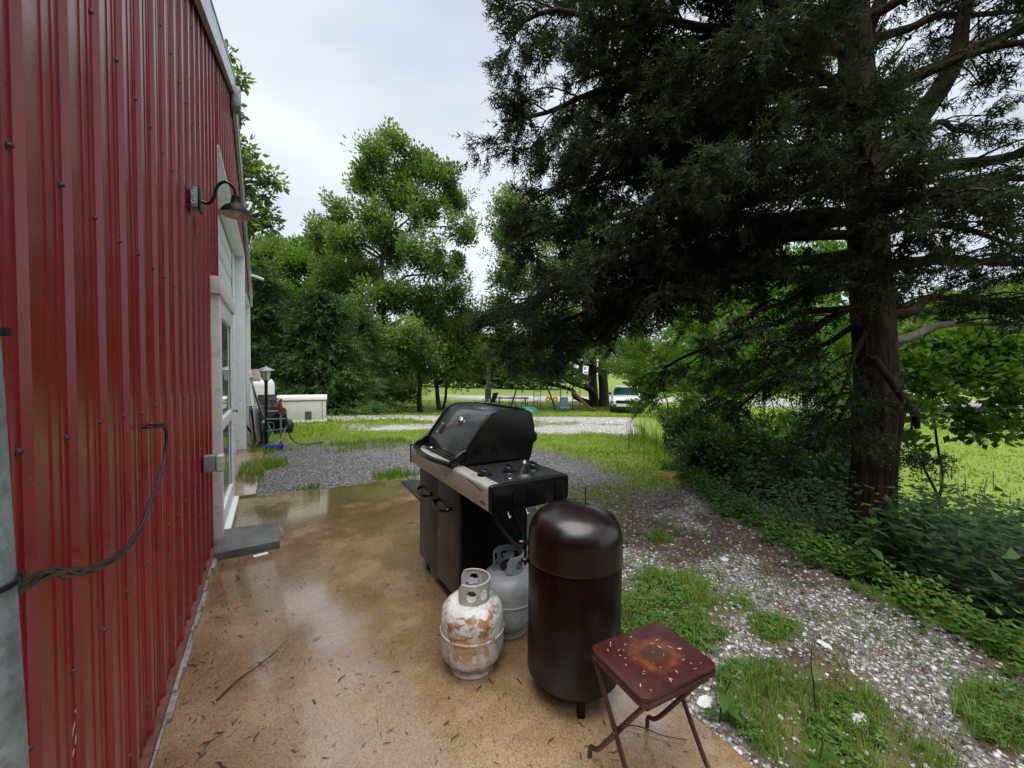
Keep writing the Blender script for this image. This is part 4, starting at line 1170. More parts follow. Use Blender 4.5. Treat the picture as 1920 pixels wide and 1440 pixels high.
m_ = MB(); m_.tube([(-.24, .03, .53), (.12, -.03, .53)], .012, 8); m_.tube([(-.24, .03, .3), (.11, -.03, .34)], .010, 8); m_.build('side_rails', MAT['pipe'], hy, smooth=60)
hz = thing('water_hose', 'thin black hose curving from the hydrant onto the grass', 'hose', (.23, 8.69, 0))
m_ = MB(); m_.tube(smooth_path([(0, 0, .62), (.02, -.01, .45), (.04, -.02, .28), (.10, -.04, .12), (.2, -.08, .03), (.34, -.12, .016), (.5, -.12, .014), (.66, -.02, .014)], 6), .011, 8); m_.build('hose_run', MAT['hose_black'], hz, smooth=70)
hz2 = MB(); hz2.tube(smooth_path([(.26, 8.69, .40), (.20, 8.66, .25), (.14, 8.6, .12), (.04, 8.55, .03), (-.05, 8.6, .012)], 6), .009, 8)
tag(hz2.build('water_hose', MAT['hose_grey'], smooth=70), 'thin grey hose looping down beside the hydrant standpipe', 'hose')
# ---- blue tray
bt = MB()
o1 = rrect(-.155, .155, -.10, .10, .03); i1 = rrect(-.145, .145, -.09, .09, .026); i0 = rrect(-.12, .12, -.07, .07, .02); o0 = rrect(-.125, .125, -.075, .075, .02)
n_ = len(o1)
bt.add([(a, b, 0) for a, b in o0] + [(a, b, .075) for a, b in o1] + [(a, b, .075) for a, b in i1] + [(a, b, .008) for a, b in i0],
       [(k*n_ + i, k*n_ + (i+1) % n_, (k+1)*n_ + (i+1) % n_, (k+1)*n_ + i) for k in range(3) for i in range(n_)] + [tuple(range(n_-1, -1, -1)), tuple(3*n_ + i for i in range(n_))])
o = bt.build('blue_tray', MAT['blue_plastic'], smooth=40, loc=(.03, 8.42, gz(.03, 8.42) + .004), rot=(0, 0, .1)); tag(o, 'shallow blue plastic tray on the gravel at the hydrant foot', 'tray')

# ---- parked white SUV far right of the drive
sv = thing('parked_suv', 'white SUV parked facing the yard beyond the bushes', 'car', (20.0, 18.25, gz(19.4, 17.6) + .0), R(222))
MAT['car_white'] = M('white_car_paint', (.78, .79, .8), .2, var=.03, bump=0, coat=.8)
# local: +x forward; body as a loft of cross sections along x
secs = [(-2.3, .45, 1.0, .80, .55), (-2.2, .38, 1.08, .88, .62), (-1.6, .32, 1.08, .93, .9), (-.6, .30, 1.06, .94, .93), (.6, .30, 1.04, .94, .93), (1.2, .30, 1.03, .93, .86), (1.9, .32, .96, .91, .78), (2.2, .36, .86, .84, .70), (2.32, .42, .74, .72, .6)]
V, Fc = [], []
for (x, z0, z1, w, wt_) in secs:
    V += [(x, -w * .93, z0), (x, -w, z0 + .25), (x, -w * .98, z1 - .14), (x, -wt_, z1), (x, wt_, z1), (x, w * .98, z1 - .14), (x, w, z0 + .25), (x, w * .93, z0)]
k8 = 8
for i in range(len(secs) - 1):
    for k in range(k8): Fc.append((i*k8 + k, i*k8 + (k+1) % k8, (i+1)*k8 + (k+1) % k8, (i+1)*k8 + k))
Fc += [tuple(range(7, -1, -1)), tuple((len(secs)-1)*k8 + k for k in range(k8))]
m_ = MB(); m_.add(V, Fc); m_.build('body', MAT['car_white'], sv, smooth=50, bevel=.02)
cabs = [(-2.1, 1.02, .78, 1.06), (-1.75, 1.02, .84, 1.48), (-.9, 1.02, .86, 1.60), (.0, 1.02, .86, 1.60), (.35, 1.02, .86, 1.53), (1.15, 1.02, .84, 1.04)]
V, Fc = [], []
for (x, z0, w, z1) in cabs: V += [(x, -w, z0), (x, -w * .80, z1), (x, w * .80, z1), (x, w, z0)]
for i in range(len(cabs) - 1):
    for k in range(4): Fc.append((i*4 + k, i*4 + (k+1) % 4, (i+1)*4 + (k+1) % 4, (i+1)*4 + k))
Fc += [(3, 2, 1, 0), tuple((len(cabs)-1)*4 + k for k in range(4))]
m_ = MB(); m_.add(V, Fc); m_.build('cabin', MAT['car_white'], sv, smooth=45)
m_ = MB(); m_.add([(.40, -.66, 1.495), (.40, .66, 1.495), (1.13, .78, 1.065), (1.13, -.78, 1.065)], [(0, 1, 2, 3)])
for v_i in range(4): m_.v[v_i] = (m_.v[v_i][0] + .012, m_.v[v_i][1], m_.v[v_i][2] + .012)
MAT['car_glass'] = M('tinted_car_glass', (.03, .07, .06), .06, var=.1, bump=0, spec=.9)
m_.build('windscreen', MAT['car_glass'], sv)
for s_ in (-1, 1):
    m_ = MB(); m_.add([(-1.7, s_ * .83, 1.09), (.75, s_ * .85, 1.09), (.2, s_ * .735, 1.5), (-1.4, s_ * .73, 1.46)], [(0, 1, 2, 3)]); m_.v = [(a, b + s_ * .012, c) for a, b, c in m_.v]; m_.build('side_window', MAT['car_glass'], sv)
    m_ = MB(); m_.box(.75, .95, s_ * 1.0 - .09, s_ * 1.0 + .09, 1.05, 1.2); m_.build('wing_mirror', MAT['black_plastic'], sv, bevel=.03)
    m_ = MB(); m_.prism([(2.02, .78), (2.28, .70), (2.30, .62), (2.05, .66)], s_ * .5 - .22 + s_ * .14, s_ * .5 + .22 + s_ * .14, 'y'); m_.build('headlight', MAT['dark_glass'], sv, bevel=.01)
    m_ = MB(); m_.box(2.2, 2.345, s_ * .66 - .1, s_ * .66 + .1, .44, .54); m_.build('fog_lamp', MAT['black_plastic'], sv, bevel=.01)
    wheel(sv, 1.42, s_ * .83, .36, .24, .24); wheel(sv, -1.42, s_ * .83, .36, .24, .24)
m_ = MB(); m_.prism(rrect(-.62, .62, .60, .80, .08), 2.24, 2.345, 'x'); m_.build('grille', MAT['black_plastic'], sv, bevel=.01)
m_ = MB(); m_.box(2.2, 2.36, -.85, .85, .24, .42); m_.build('lower_bumper', MAT['black_plastic'], sv, bevel=.03)
m_ = MB(); m_.box(2.34, 2.365, -.2, .2, .44, .56); m_.build('number_plate', MAT['white_trim'], sv, bevel=.004)

# ---- swing set
MAT['swing_green'] = M('dark_green_tube', (.02, .035, .03), .4)
MAT['swing_blue'] = M('faded_blue_plastic', (.12, .2, .3), .5)
MAT['slide_orange'] = M('orange_brown_slide', (.15, .07, .03), .5)
MAT['yellow_plastic'] = M('yellow_plastic', (.55, .33, .03), .45)
ss_ = thing('swing_set', 'dark metal swing set with blue glider and ladder under the trees', 'swing set', (14.6, 20.2, gz(14.6, 20.2)), R(-31.4))
m_ = MB(); m_.tube([(-1.5, 0, 1.9), (2.0, 0, 1.9)], .035, 8); m_.build('top_bar', MAT['swing_green'], ss_, smooth=60)
for x in (-1.5, .15):
    for s_ in (-1, 1):
        m_ = MB(); m_.tube([(x, 0, 1.9), (x + (-.75 if x < 0 else 1.0) * .75 * (1 if s_ > 0 else .95), s_ * .8, 0)], .035, 8); m_.build('leg', MAT['swing_green'], ss_, smooth=60)
for x in (-.55, -.12):
    m_ = MB(); m_.tube([(x, .02, 0), (x, .02, 1.9)], .022, 6); m_.build('ladder_post', MAT['swing_green'], ss_)
for z in (.35, .65, .95, 1.25): 
    m_ = MB(); m_.tube([(-.55, .02, z), (-.12, .02, z)], .016, 6); m_.build('rung', MAT['swing_green'], ss_)
for x in (1.15, 1.95):
    m_ = MB(); m_.tube([(x, .3, 0), (x, .3, 2.3)], .03, 6); m_.build('tower_post', MAT['swing_green'], ss_)
for z in (.3, .6, .9, 1.2):
    m_ = MB(); m_.tube([(1.95, .3, z), (2.4, .3, z)], .018, 6); m_.build('rung', MAT['swing_green'], ss_)
m_ = MB(); m_.tube([(2.4, .3, 0), (2.4, .3, 1.5)], .025, 6); m_.build('ladder_post', MAT['swing_green'], ss_)
m_ = MB(); m_.prism([(1.1, .25), (1.62, .25), (1.60, .9), (1.15, .9)], -.05, .05, 'y'); m_.box(1.05, 1.7, -.3, .05, .2, .27); m_.build('glider_seat', MAT['swing_blue'], ss_, bevel=.03)
for x in (1.2, 1.55):
    m_ = MB(); m_.tube([(x, 0, .9), (x - .1, 0, 1.9)], .012, 5); m_.build('hanger', MAT['galv'], ss_)
m_ = MB(); m_.prism([(1.7, 1.35), (1.95, 1.35), (3.1, .25), (3.5, .16), (3.5, .1), (3.0, .14)], .12, .6, 'y'); m_.build('slide', MAT['slide_orange'], ss_, bevel=.02)
for x in (.35, .8):
    m_ = MB(); m_.lathe([(.05, -.03), (.16, -.02), (.18, 0), (.16, .02), (.05, .03)], 16, (x, 0, .75), 'y'); m_.tube([(x, 0, .9), (x, 0, 1.9)], .008, 5); m_.build('swing_seat', MAT['yellow_plastic'], ss_, smooth=40)
# ---- low climbing dome (turtle-like lid) behind the hood
tl = MB(); tl.lathe([(.62, 0), (.66, .05), (.6, .2), (.42, .34), (.2, .40), (0, .41)], 24); tl.lathe([(0, .14), (.10, .13), (.14, .08), (.13, 0)], 12, (-.74, -.1, 0))
tag(tl.build('sandbox_lid', M('green_sandbox_plastic', (.03, .16, .09), .4), smooth=50, loc=(12.9, 19.3, gz(12.9, 19.3)), rot=(0, 0, .6)), 'domed green plastic sandbox lid on the grass beyond the grill', 'sandbox lid')
# ---- wrought iron garden table and chairs
MAT['iron'] = M('dark_iron', (.03, .035, .035), .5)
gt = thing('garden_table', 'dark iron garden table standing left of the swing set', 'table', (13.7, 22.4, gz(13.7, 22.4)), R(-31.4))
m_ = MB(); m_.prism(rrect(-1.1, 1.1, -.5, .5, .1), .70, .73); m_.build('table_top', MAT['iron'], gt)
for x in (-.9, .9):
    for y in (-.4, .4):
        m_ = MB(); m_.tube([(x, y, 0), (x * .95, y, .7)], .025, 6); m_.build('leg', MAT['iron'], gt)
for k, (dx, dy, rz) in enumerate(((-.9, -.75, 0), (0, -.8, .1), (.8, -.75, -.1), (1.5, 0, 1.5))):
    p = Matrix.Rotation(R(-31.4), 4, 'Z') @ Vector((dx, dy, 0)) + Vector((13.7, 22.4, 0))
    lab = ['dark iron garden chair at the left end of the iron table', 'dark iron garden chair at the middle of the iron table', 'dark iron garden chair at the right side of the iron table', 'dark iron garden chair at the end nearest the swing set'][k]
    ch = thing('garden_chair', lab, 'chair', (p.x, p.y, gz(p.x, p.y)), R(-31.4) + rz, 'iron garden chairs')
    m_ = MB(); m_.prism(rrect(-.22, .22, -.2, .2, .05), .42, .44); m_.build('seat', MAT['iron'], ch)
    for x in (-.2, .2):
        for y in (-.18, .18):
            m_ = MB(); m_.tube([(x, y, 0), (x, y, .42)], .014, 5); m_.build('leg', MAT['iron'], ch)
    m_ = MB(); m_.tube([(-.2, -.2, .44), (-.21, -.24, .85), (.21, -.24, .85), (.2, -.2, .44)], .014, 5)
    for x in (-.1, 0, .1): m_.tube([(x, -.2, .44), (x, -.24, .85)], .008, 4)
    m_.build('backrest', MAT['iron'], ch)
# ---- low lounge chair by the grey post
ac = thing('lounge_chair', 'white slatted lounge chair with a dark back beside the grey post', 'chair', (13.0, 24.3, gz(13, 24.3)), R(200))
for k in range(5):
    m_ = MB(); m_.box(-.24 + k * .1, -.16 + k * .1, -.3, .25, .33 - .0, .35); m_.build('slat', MAT['white_trim'], ac)
    m_ = MB(); m_.add([(-.24 + k*.1, .25, .33), (-.16 + k*.1, .25, .33), (-.16 + k*.11, .6, 1.05), (-.24 + k*.11, .6, 1.05), (-.24 + k*.1, .28, .33), (-.16 + k*.1, .28, .33), (-.16 + k*.11, .63, 1.05), (-.24 + k*.11, .63, 1.05)], [(0,1,2,3),(7,6,5,4),(0,4,5,1),(2,6,7,3),(1,5,6,2),(0,3,7,4)]); m_.build('back_slat', MAT['black_plastic'], ac)
for x in (-.32, .32):
    m_ = MB(); m_.box(x - .05, x + .05, -.35, .35, .52, .55); m_.build('armrest', MAT['white_trim'], ac)
    for y in (-.3, .3):
        m_ = MB(); m_.box(x - .03, x + .03, y - .03, y + .03, 0, .52); m_.build('leg', MAT['white_trim'], ac)
# ---- grey utility post with box
up_ = thing('utility_post', 'grey weathered post with a service box under the trees', 'post', (13.9, 26.2, gz(13.9, 26.2)))
m_ = MB(); m_.lathe([(.14, 0), (.13, 4.5), (0, 4.5)], 14); m_.build('post', M('weathered_post_timber', (.24, .23, .21), .8, var=.2), up_, smooth=40)
m_ = MB(); m_.box(-.35, .1, -.32, -.13, .2, 1.2); m_.build('service_box', MAT['pipe'], up_, bevel=.02)
# ================================================================== VEGETATION
MAT['bark_oak'] = M('oak_bark', (.05, .042, .035), .85, var=.4, scale=9, bump=.8, bscale=18)
MAT['bark_dark'] = M('wet_dark_bark', (.03, .025, .021), .8, var=.4, scale=9, bump=.8, bscale=18)
def cedar_bark():
    t = NT('cedar_bark')
    v = t.map((14, 14, 1.1))
    a = t.noise(2.2, 6, .65, v, .6)
    c = t.ramp(a, [(.28, (.010, .006, .0045)), (.48, (.038, .022, .015)), (.66, (.09, .055, .039)), (.8, (.15, .1, .075))])
    c = t.mix(t.ramp(t.noise(1.3, 4), [(.5, 0.0), (.75, .4)]), c, (.16, .15, .12))
    t.set(color=c, rough=.85, spec=.2); t.bump(a, 1.0, .05)
    return t.m
MAT['bark_cedar'] = cedar_bark()
MAT['dead_wood'] = M('bare_grey_dead_branch', (.2, .18, .155), .75, var=.35, scale=12, dirt=(.06, .05, .04), bump=.4)
MAT['leaf_oak'] = leaf_mat('oak_leaves', (.085, .14, .045), (.16, .24, .075), (.25, .33, .1), transl=.48)
MAT['leaf_bright'] = leaf_mat('fresh_green_leaves', (.075, .16, .022), (.13, .25, .035), (.25, .33, .05))
MAT['leaf_dark'] = leaf_mat('dark_shrub_leaves', (.035, .07, .022), (.08, .14, .04), (.13, .21, .055), rough=.4)
MAT['leaf_wood'] = leaf_mat('woodland_leaves', (.085, .14, .04), (.15, .22, .06), (.25, .3, .08), transl=.48)
MAT['leaf_evg'] = leaf_mat('evergreen_needles', (.03, .065, .018), (.065, .12, .028), (.12, .18, .035), transl=.25)
MAT['leaf_cedar'] = leaf_mat('cedar_sprays', (.022, .035, .021), (.05, .07, .04), (.105, .098, .05), transl=.32, rough=.75, spec=.12)
MAT['leaf_weed'] = leaf_mat('weed_leaves', (.055, .12, .02), (.10, .2, .035), (.15, .26, .05))
MAT['leaf_weed_dark'] = leaf_mat('tall_weed_leaves', (.024, .06, .018), (.05, .105, .03), (.09, .16, .04))
MAT['grass_near'] = leaf_mat('grass_blades', (.08, .15, .025), (.17, .27, .04), (.36, .36, .14), rough=.5)
MAT['grass_far'] = leaf_mat('meadow_grass_blades', (.16, .24, .02), (.28, .38, .035), (.42, .42, .1), rough=.6)
MAT['berry'] = M('pale_blue_cedar_berries', (.34, .42, .48), .5, bump=0)
MAT['berry_dark'] = MAT['berry']

KITE = (np.array([(0, 0, 0), (.28, .45, .06), (0, 1, -.05), (-.28, .45, .06)]), np.array([(0, 1, 3), (1, 2, 3)]))
NARROW = (np.array([(0, 0, 0), (.13, .4, .03), (0, 1, -.12), (-.13, .4, .03)]), np.array([(0, 1, 3), (1, 2, 3)]))
def cluster(base, n, spread, size, seed, up=.5, droop=0.0):
    """n leaves around one twig end, merged as a template"""
    rg = np.random.default_rng(seed); V, F_ = [], []
    TVc, TFc = base
    for i in range(n):
        p = rg.normal(0, 1, 3); p /= np.linalg.norm(p); p *= spread * rg.random()**.5
        d = p / (np.linalg.norm(p) + 1e-6) + rg.normal(0, .35, 3) + (0, 0, up * .3 - droop); d /= np.linalg.norm(d)
        x = np.cross((rg.normal(0, .5), rg.normal(0, .5), 1.0), d); x /= np.linalg.norm(x) + 1e-9
        z = np.cross(x, d); s_ = size * rg.uniform(.7, 1.25)
        V.append((TVc * s_) @ np.stack([x, d, z]) + p); F_.append(TFc + i * len(TVc))
    return np.concatenate(V), np.concatenate(F_)

def crown_points(lobes, per, fill=.6, squash=.85, rmin=0.0):
    P, T = [], []
    tot = sum(l[3]**2 for l in lobes)
    for (x, y, z, r) in lobes:
        n = max(4, int(per * r * r / tot))
        d = RNG.normal(size=(n, 3)); d /= np.linalg.norm(d, axis=1, keepdims=True)
        rad = r * (1 - fill * RNG.random(n)**1.4) * (1 + .3 * RNG.normal(size=n)) * (1 + .35 * np.sin(3 * d[:, 0] + 2 * d[:, 2] + x) * np.cos(3 * d[:, 1] - y))
        p = d * rad[:, None] * (1, 1, squash)
        # clump: pull towards a set of twig centres so that gaps open between
        c = RNG.normal(size=(max(5, n // 14), 3)); c /= np.linalg.norm(c, axis=1, keepdims=True); c *= r * RNG.uniform(.3, 1.4, (len(c), 1)) * (1, 1, squash)
        k = np.argmin(((p[:, None, :] - c[None])**2).sum(-1), 1)
        p = p * .28 + c[k] * .72 + RNG.normal(0, .05 * r, (n, 3))
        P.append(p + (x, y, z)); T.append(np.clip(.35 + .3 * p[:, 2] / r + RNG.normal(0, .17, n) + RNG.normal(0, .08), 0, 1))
    return np.concatenate(P), np.concatenate(T)

def limb_path(a, b, sag, jit, n=6, rg=random):
    a, b = Vector(a), Vector(b)
    out = []
    L = (b - a).length
    for i in range(n + 1):
        t = i / n
        p = a.lerp(b, t) + Vector((rg.uniform(-1, 1), rg.uniform(-1, 1), rg.uniform(-.5, .5))) * jit * L * (1 if 0 < i < n else 0)
        p.z += sag * L * math.sin(math.pi * t)
        out.append(p)
    return smooth_path(out, 3)

def tree(name, label, base, trunk_top, r0, lobes, per, leaf, tmpl, scl, group=None, bark='bark_oak', bend=.4, seed=1, extra_trunks=(), fill=.65, limbs=14, min_limb=.0, cat='tree'):
    rg = random.Random(seed)
    t = thing(name, label, cat, base, 0, group)
    b = Vector(base)
    def tr(b_, top, r_):
        path = [Vector((0, 0, -.25)), Vector((0, 0, .15))]
        n = 7
        for i in range(1, n + 1):
            f = i / n
            path.append(Vector(b_).lerp(Vector(top), f) - b + Vector((rg.uniform(-1, 1), rg.uniform(-1, 1), 0)) * bend * r_ * 2.5 * (1 - f * .3))
        path[0] += Vector(b_) - b; path[1] += Vector(b_) - b
        pp = smooth_path(path, 3); L = len(pp)
        rs = [r_ * (1.45 if i == 0 else 1.18 if i < 3 else 1.0) * (1 - .82 * i / L) for i in range(L)]
        m_ = MB(); m_.tube(pp, rs, 12); m_.build('trunk', MAT[bark], t, smooth=60)
        return pp, rs
    pp, rs = tr(base, trunk_top, r0)
    for (b_, top, r_) in extra_trunks: tr(b_, top, r_)
    order = sorted(lobes, key=lambda l: -l[3])[:limbs] if limbs < len(lobes) else lobes
    lm_ = MB()
    for (x, y, z, r) in order:
        tgt = Vector((x, y, z)) - b
        cand = [i for i, p in enumerate(pp) if p.z < max(tgt.z - .15 * r, pp[0].z + .5) and i > 2]
        i = max(cand) if cand else 3
        i = max(3, min(i, len(pp) - 2) - rg.randint(0, 3))
        path = limb_path(pp[i], tgt, .06, .07, 5, rg)
        k = len(path)
        rr0 = min(rs[i] * .6, r0 * .5)
        lm_.tube(path, [rr0 * (1 - .85 * q_ / k) + .008 for q_ in range(k)], 6)
        for _ in range(4):
            s_ = path[rg.randint(k // 2, k - 1)]
            e_ = tgt + Vector((rg.gauss(0, 1), rg.gauss(0, 1), rg.gauss(0, .8))).normalized() * r * .9
            p2 = limb_path(s_, e_, .03, .06, 3, rg)
            lm_.tube(p2, [max(.005, rr0 * .28) * (1 - .8 * q_ / len(p2)) + .004 for q_ in range(len(p2))], 5)
    tag(lm_.build('limbs', MAT[bark], t, smooth=60), kind='stuff')
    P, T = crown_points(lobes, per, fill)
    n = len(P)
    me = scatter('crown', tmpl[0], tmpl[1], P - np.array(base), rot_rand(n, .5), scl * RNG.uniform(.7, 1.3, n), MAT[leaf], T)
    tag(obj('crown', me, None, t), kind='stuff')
    return t

CL_OAK = cluster(KITE, 15, .46, .205, 1)
CL_OAK2 = cluster(KITE, 14, .48, .23, 2)
CL_FAR = cluster(KITE, 10, .6, .5, 3)
CL_PIN = cluster(NARROW, 16, .45, .5, 4, droop=.3)

OAK = [(6.2,24.0,14.7,0.94),(5.0,23.5,13.3,1.15),(7.6,24.3,13.8,1.38),(8.7,22.4,13.0,1.07),(4.8,24.8,12.4,1.13),(6.4,23.8,11.7,1.42),(9.7,23.0,12.0,1.12),(7.9,22.8,10.7,1.26),(5.0,23.4,9.7,1.27),(9.5,21.8,9.8,0.94),(3.5,26.7,10.8,1.18),(2.7,26.0,9.4,0.94),(3.7,24.1,8.5,1.21),(6.8,25.8,9.1,1.54),(7.0,20.9,7.6,1.3),(9.1,22.0,7.6,1.13),(5.1,26.8,7.4,1.54),(3.2,26.8,7.1,1.18),(5.5,21.8,5.3,1.38),(7.6,22.8,5.4,1.39),(10.0,23.7,6.1,1.23),(3.7,22.8,4.4,1.21),(5.2,21.8,3.0,1.27),(6.1,20.1,3.0,1.21),(4.0,22.6,2.1,1.21),(3.5,22.8,0.8,0.75),(5.4,20.5,1.6,1.15),(7.5,21.6,1.9,1.02),(4.5,22.2,0.6,0.69)]
MID = [(8.5,23.6,4.6,1.32),(10.1,23.8,4.1,1.38),(9.1,23.2,2.6,1.19),(10.6,23.4,2.7,1.24),(9.8,22.7,1.3,0.86),(8.3,23.7,3.3,1.13),(11.4,24.2,4.9,1.22),(11.8,23.9,1.7,0.86)]
WOOD = [(-0.8,32.4,8.5,1.31),(0.4,34.0,9.4,1.49),(1.7,30.9,8.5,1.46),(3.2,33.5,9.7,1.62),(4.1,29.3,7.8,1.61),(-0.2,29.6,5.9,1.35),(1.3,31.0,6.3,1.46),(3.1,28.8,5.8,1.55),(4.8,31.2,5.1,1.57),(2.3,31.5,4.2,1.66),(4.3,30.3,2.7,1.66),(3.1,32.1,1.6,1.57),(-1.2,32.5,4.8,1.31),(5.2,31.9,0.4,1.46),(3.8,32.7,-0.4,1.22),(1.9,34.4,10.7,1.05),(3.8,32.0,10.8,1.18),(-0.2,35.6,10.7,0.81)]
PAIR = [(14.7,24.3,13.1,1.66),(14.3,24.4,10.8,1.66),(17.8,24.7,12.3,2.03),(20.6,23.5,13.0,2.2),(14.1,23.3,7.9,1.68),(16.9,22.8,8.2,1.89),(20.5,23.0,10.3,2.43),(13.5,23.6,5.7,1.46),(14.5,21.8,4.9,1.62),(17.8,22.1,5.2,1.89),(20.1,20.7,5.9,1.89),(20.3,19.3,3.6,1.61),(17.8,19.7,3.2,1.55),(15.3,20.0,2.7,1.49),(13.6,21.0,2.9,1.49),(13.5,23.5,3.5,1.39),(14.5,20.5,1.5,1.01),(16.2,19.4,1.4,0.88),(13.3,21.2,1.4,0.74),(22.0,19.5,5.2,1.51),(18.5,18.0,1.8,0.88)]
MIDR = [(12.0,8.0,3.2,1.05),(14.1,7.9,4.1,1.32),(14.1,6.7,3.4,1.23),(16.4,6.5,4.2,1.14),(15.8,5.7,2.9,1.05),(12.5,7.6,2.2,1.05),(12.6,6.4,2.1,0.97),(14.9,6.2,2.0,1.05),(15.9,5.5,1.7,0.88),(16.3,7.8,5.1,1.01),(17.9,6.8,5.6,1.01),(14.8,8.7,4.9,0.73)]
FARR = [(46.8,11.5,6.3,1.84),(48.7,10.3,6.7,1.84),(50.7,9.1,6.3,2.02),(52.7,7.9,6.8,2.02),(54.6,6.7,6.4,2.02),(56.6,5.5,6.8,2.3),(44.7,10.3,3.8,1.9),(47.0,8.9,3.4,1.9),(49.2,7.6,3.9,1.9),(51.4,6.2,3.5,1.9),(44.0,9.5,1.7,1.51),(46.9,7.7,1.5,1.51),(49.8,6.0,1.7,1.68),(56.2,8.2,8.6,1.46),(58.7,6.7,9.3,1.75),(42.6,10.3,1.6,1.42)]
BEH = [(-1.0,14.4,10.7,0.25),(-0.8,14.3,9.9,0.34),(-0.8,14.2,8.9,0.31),(-0.7,14.1,8.0,0.28),(-0.5,14.0,7.5,0.34),(-0.1,13.7,7.2,0.34),(0.2,13.6,6.9,0.22),(-0.2,13.8,6.5,0.37),(-0.1,13.7,6.0,0.31),(-0.5,13.9,5.7,0.47),(-0.0,13.6,5.6,0.25),(-0.7,14.1,6.8,0.47),(-0.9,14.2,7.5,0.37),(-1.5,15.8,8.9,1.01),(-1.4,15.7,6.4,1.01),(-0.9,14.2,5.4,0.47)]
SUMAC = [(6.4,5.7,1.75,0.3),(6.8,5.5,1.8,0.49),(7.4,5.1,1.6,0.55),(7.0,5.3,1.1,0.55),(7.7,4.9,1.0,0.62),(7.9,4.4,1.5,0.6),(8.4,4.0,1.1,0.63),(7.6,4.6,0.4,0.6),(8.0,4.0,0.3,0.62),(7.3,5.1,0.6,0.4),(8.7,3.6,0.6,0.62),(9.5,3.5,1.1,0.53),(9.5,4.2,1.6,0.57),(6.5,5.6,1.2,0.29)]
SHRUB = [(5.3,3.3,0.3,0.38),(6.0,3.1,0.3,0.47),(5.4,2.8,-0.1,0.43),(5.9,2.6,0.0,0.43),(6.1,2.2,0.1,0.41),(5.7,3.8,0.5,0.37),(5.4,2.4,-0.2,0.3),(5.6,2.0,-0.2,0.29),(5.3,3.0,-0.2,0.22),(6.8,2.4,0.4,0.38)]
SAPL = [(7.0,1.6,1.5,0.27),(7.6,1.5,1.8,0.32),(7.9,1.3,1.9,0.35),(8.0,1.0,1.8,0.34),(7.4,1.3,1.5,0.31),(7.8,1.1,1.4,0.34),(8.0,0.9,1.1,0.31),(7.7,1.2,0.8,0.27),(7.4,1.3,0.9,0.2),(6.6,1.5,1.0,0.23),(7.9,1.0,0.8,0.24),(6.6,1.6,0.6,0.16),(7.4,1.7,1.9,0.21),(7.1,1.5,1.2,0.2)]
tree('oak_tree', 'tallest oak with dark trunk left of the grill, rising into the sky', (5.13, 24.06, -1.0), (6.3, 23.9, 13.6), .24, OAK, 6200, 'leaf_oak', CL_OAK, .9, 'trees beyond the gravel', seed=3, limbs=29)
tree('shade_tree', 'middle straight trunk tree just right of the tallest oak', (7.58, 23.0, -1.0), (7.7, 23.2, 5.0), .19, [l for l in MID if l[0] < 9.2] + [(7.6, 22.6, 3.4, 1.0)], 1100, 'leaf_oak', CL_OAK, .85, 'trees beyond the gravel', 'bark_dark', seed=4)
tree('forked_tree', 'dark leaning forked tree between straight trunk and grill hood', (8.95, 23.4, -1.0), (8.3, 23.6, 4.5), .17, [l for l in MID if l[0] >= 9.0], 1300, 'leaf_wood', CL_OAK, .85, 'trees beyond the gravel', 'bark_dark', seed=5, extra_trunks=[((9.25, 23.4, -1.0), (10.2, 23.6, 4.0), .11)])
tree('twin_trunk_tree', 'broad tree on two thick trunks beside the parked SUV', (20.3, 21.6, -1.04), (19.5, 22.4, 12), .42, PAIR, 5600, 'leaf_oak', CL_OAK2, 1.05, 'trees beyond the gravel', 'bark_oak', seed=6, extra_trunks=[((21.0, 21.3, -1.04), (21.4, 21.6, 10), .44)], limbs=22)
# woodland behind the generator: three trees that can be told apart by place
for k, (bx_, by_, sel, lab) in enumerate(((0.3, 32.0, lambda l: l[0] < 1.0, 'leafy woodland tree next to the far building corner'), (2.4, 31.8, lambda l: 1.0 <= l[0] < 3.5, 'leafy woodland tree rising behind the white generator'), (4.5, 31.0, lambda l: l[0] >= 3.5, 'leafy woodland tree just left of the tallest oak'))):
    lob = [l for l in WOOD if sel(l)]
    tree('woodland_tree', lab, (bx_, by_, -1.25), (bx_ + .3, by_, 9.0), .26, lob, 2300, 'leaf_wood' if k != 1 else 'leaf_bright', CL_OAK2, 1.1, 'woodland trees', 'bark_dark', seed=20 + k)
# dark evergreens behind the generator
def evergreen(name, label, base, h, rad, n, seed):
    rg = np.random.default_rng(seed)
    t = thing(name, label, 'tree', base, 0, 'evergreens behind the generator')
    m_ = MB(); m_.tube([(0, 0, -.2), (.05, 0, h * .5), (0, 0, h)], [.14, .09, .02], 10); m_.build('trunk', MAT['bark_dark'], t, smooth=60)
    zz = h * rg.random(n)**1.25 * .97 + .25
    a = rg.random(n) * 6.283
    lay = .75 + .25 * np.sin(zz * 5.5 + 2 * np.sin(a * 2))
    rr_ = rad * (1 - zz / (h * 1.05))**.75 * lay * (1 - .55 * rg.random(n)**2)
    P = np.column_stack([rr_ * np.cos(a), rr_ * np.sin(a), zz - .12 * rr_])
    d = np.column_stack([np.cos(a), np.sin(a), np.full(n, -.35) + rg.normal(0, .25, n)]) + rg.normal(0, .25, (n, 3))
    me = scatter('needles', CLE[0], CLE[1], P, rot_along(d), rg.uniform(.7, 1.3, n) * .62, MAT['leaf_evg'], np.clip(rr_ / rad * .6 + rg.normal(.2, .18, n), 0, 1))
    tag(obj('needles', me, None, t), kind='stuff')
